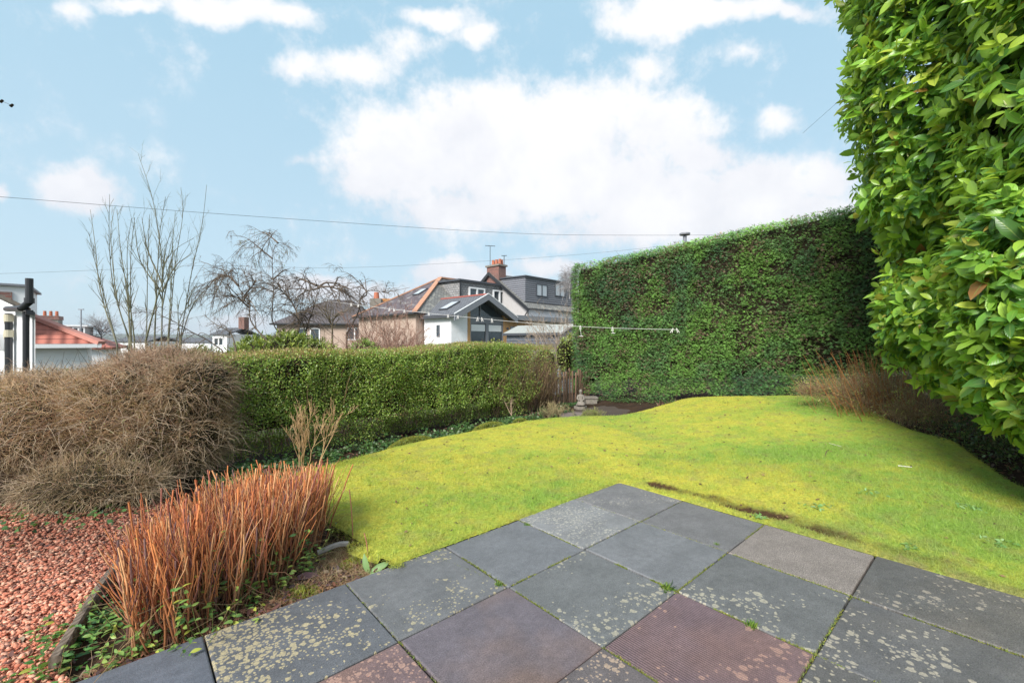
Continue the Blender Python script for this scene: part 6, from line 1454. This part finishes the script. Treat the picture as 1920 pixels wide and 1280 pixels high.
sky = nd(nt, 'ShaderNodeTexSky', sky_type='NISHITA', sun_disc=False, sun_elevation=SUN_EL, sun_rotation=math.atan2(sd[0], sd[1]), altitude=50, air_density=1., dust_density=.6, ozone_density=1.5)
SKY_S = .10; EX = 2**.65*.93
dirv = coord(nt, 'Generated')
tint = mixn(nt, 1., sky.outputs[0], (1.0, 1.0, 1.0), 'MULTIPLY')
# thin high veil: pulls the clear blue towards a pale milky blue, as in the photograph
sepz = nd(nt, 'ShaderNodeSeparateXYZ', {0: dirv}).outputs[2]
veil = mixn(nt, nd(nt, 'ShaderNodeMapRange', {0: sepz, 1: 0., 2: .55, 3: 0., 4: 1.}).outputs[0], (.60/SKY_S/EX, .79/SKY_S/EX, .90/SKY_S/EX), (.45/SKY_S/EX, .70/SKY_S/EX, .865/SKY_S/EX))
base = mixn(nt, .86, tint, veil)
nz = mathn(nt, 'ADD', mathn(nt, 'MULTIPLY', noise(nt, dirv, 4.5, 9, .68), .6), mathn(nt, 'MULTIPLY', noise(nt, dirv, 17, 8, .7), .4)); nz2 = noise(nt, dirv, 5, 4, .55, 1)
wv = nd(nt, 'ShaderNodeVectorMath', {0: nz2}, operation='MULTIPLY_ADD'); wv.inputs[1].default_value = (.09, .09, .09)
nt.links.new(dirv, wv.inputs[2])
off = nd(nt, 'ShaderNodeVectorMath', {0: wv.outputs[0], 1: (.045, .045, .045)}, operation='SUBTRACT')
CL = [  # px, py, rx, ry (photo pixels), softness weight
 (760, 300, 190, 150, 1), (900, 250, 260, 130, 1), (1050, 240, 240, 120, 1), (1250, 240, 150, 90, 1), (1000, 340, 330, 90, 1), (1250, 370, 330, 90, 1), (700, 350, 110, 60, 1),
 (1420, 350, 150, 80, 1), (1500, 400, 160, 60, 1), (1150, 330, 220, 90, 1), (1320, 290, 110, 60, .9), (850, 390, 200, 45, .9),
 (560, 135, 100, 48, .65), (680, 115, 120, 50, .6), (760, 90, 80, 45, .5), (820, 30, 100, 38, .85), (890, 60, 60, 35, .75), (440, 15, 160, 40, .85), (540, 30, 80, 34, .8), (250, 5, 110, 22, .7), (130, 30, 60, 45, .6),
 (150, 365, 115, 75, 1.1), (110, 345, 60, 35, .9), (0, 360, 30, 22, .8), (1300, 15, 250, 42, 1), (1200, 40, 110, 45, .9), (1450, 20, 150, 30, .9), (1215, 120, 70, 50, .5), (1400, 105, 100, 40, .35), (840, 515, 100, 42, 1.1), (650, 545, 160, 36, 1.1), (1350, 420, 250, 60, .9), (920, 520, 60, 22, .8),
 (1000, 300, 420, 170, .9), (1200, 430, 300, 60, .8), (1030, 500, 110, 26, .7), (560, 300, 50, 30, .6), (450, 600, 90, 28, .8), (300, 610, 120, 20, .5), (1460, 230, 60, 35, .5), (1600, 20, 60, 40, .6), (1560, 340, 70, 60, .9)]
acc = None
sep = nd(nt, 'ShaderNodeSeparateXYZ', {0: dirv})
ymax = mathn(nt, 'MAXIMUM', sep.outputs[1], .12)
gno = nd(nt, 'ShaderNodeCombineXYZ', {0: mathn(nt, 'DIVIDE', sep.outputs[0], ymax), 1: 0., 2: mathn(nt, 'DIVIDE', sep.outputs[2], ymax)}).outputs[0]
wg = nd(nt, 'ShaderNodeVectorMath', {0: noise(nt, gno, 6, 4, .55, 1)}, operation='MULTIPLY_ADD'); wg.inputs[1].default_value = (.12, 0, .12); nt.links.new(gno, wg.inputs[2])
for px, py, rx, ry, wt in CL:
    sx = F/rx; sz = F/ry
    m_ = nd(nt, 'ShaderNodeVectorMath', {0: wg.outputs[0]}, operation='MULTIPLY_ADD'); m_.inputs[1].default_value = (sx, 0, sz); m_.inputs[2].default_value = (-((px-960)/F+.06)*sx, 0, ((py-640)/F-.06)*sz)
    ln = nd(nt, 'ShaderNodeVectorMath', {0: m_.outputs[0]}, operation='LENGTH').outputs['Value']
    v_ = mathn(nt, 'MULTIPLY', mathn(nt, 'SUBTRACT', 1.0, ln), wt)
    acc = v_ if acc is None else nd(nt, 'ShaderNodeMath', {0: acc, 1: v_, 2: .2}, operation='SMOOTH_MAX').outputs[0]
acc = mathn(nt, 'MINIMUM', acc, nd(nt, 'ShaderNodeMapRange', {0: sep.outputs[1], 1: .25, 2: .4, 3: -1., 4: 1.}).outputs[0])
# scattered clouds for the rest of the sky
rest = mathn(nt, 'SUBTRACT', mathn(nt, 'MULTIPLY', noise(nt, dirv, 2.6, 3, .5), 3.2), 1.45)
rest = mathn(nt, 'MULTIPLY', rest, nd(nt, 'ShaderNodeMapRange', {0: sep.outputs[1], 1: .45, 2: .2, 3: 0., 4: 1.}).outputs[0])
acc = mathn(nt, 'MAXIMUM', acc, rest)
dens = mathn(nt, 'ADD', mathn(nt, 'MULTIPLY', acc, 1.5), mathn(nt, 'MULTIPLY', mathn(nt, 'SUBTRACT', nz, .5), 3.6))
mask = nd(nt, 'ShaderNodeMapRange', {0: dens, 1: -.05, 2: .8, 3: 0., 4: .97}, interpolation_type='SMOOTHSTEP').outputs[0]
shade = noise(nt, off.outputs[0], 4.5, 6, .6)
lit = nd(nt, 'ShaderNodeMapRange', {0: mathn(nt, 'ADD', mathn(nt, 'MULTIPLY', shade, .6), mathn(nt, 'ADD', mathn(nt, 'MULTIPLY', sep.outputs[2], .55), mathn(nt, 'MULTIPLY', nz, .35))), 1: .56, 2: .72, 3: 0., 4: 1.}).outputs[0]
cc = mixn(nt, lit, (.84/SKY_S/EX, .85/SKY_S/EX, .905/SKY_S/EX), (.98/SKY_S/EX, .975/SKY_S/EX, .995/SKY_S/EX))
col = mixn(nt, mask, base, cc)
bg = nd(nt, 'ShaderNodeBackground', {'Color': col, 'Strength': SKY_S})
nt.links.new(bg.outputs[0], out.inputs[0])
scn.view_settings.view_transform = 'Standard'; scn.view_settings.look = 'None'; scn.view_settings.exposure = 0.65; scn.view_settings.gamma = 1
scn.cycles.max_bounces = 6; scn.cycles.diffuse_bounces = 3; scn.cycles.transparent_max_bounces = 4; scn.cycles.transmission_bounces = 3; scn.cycles.glossy_bounces = 2
scn.cycles.use_denoising = True
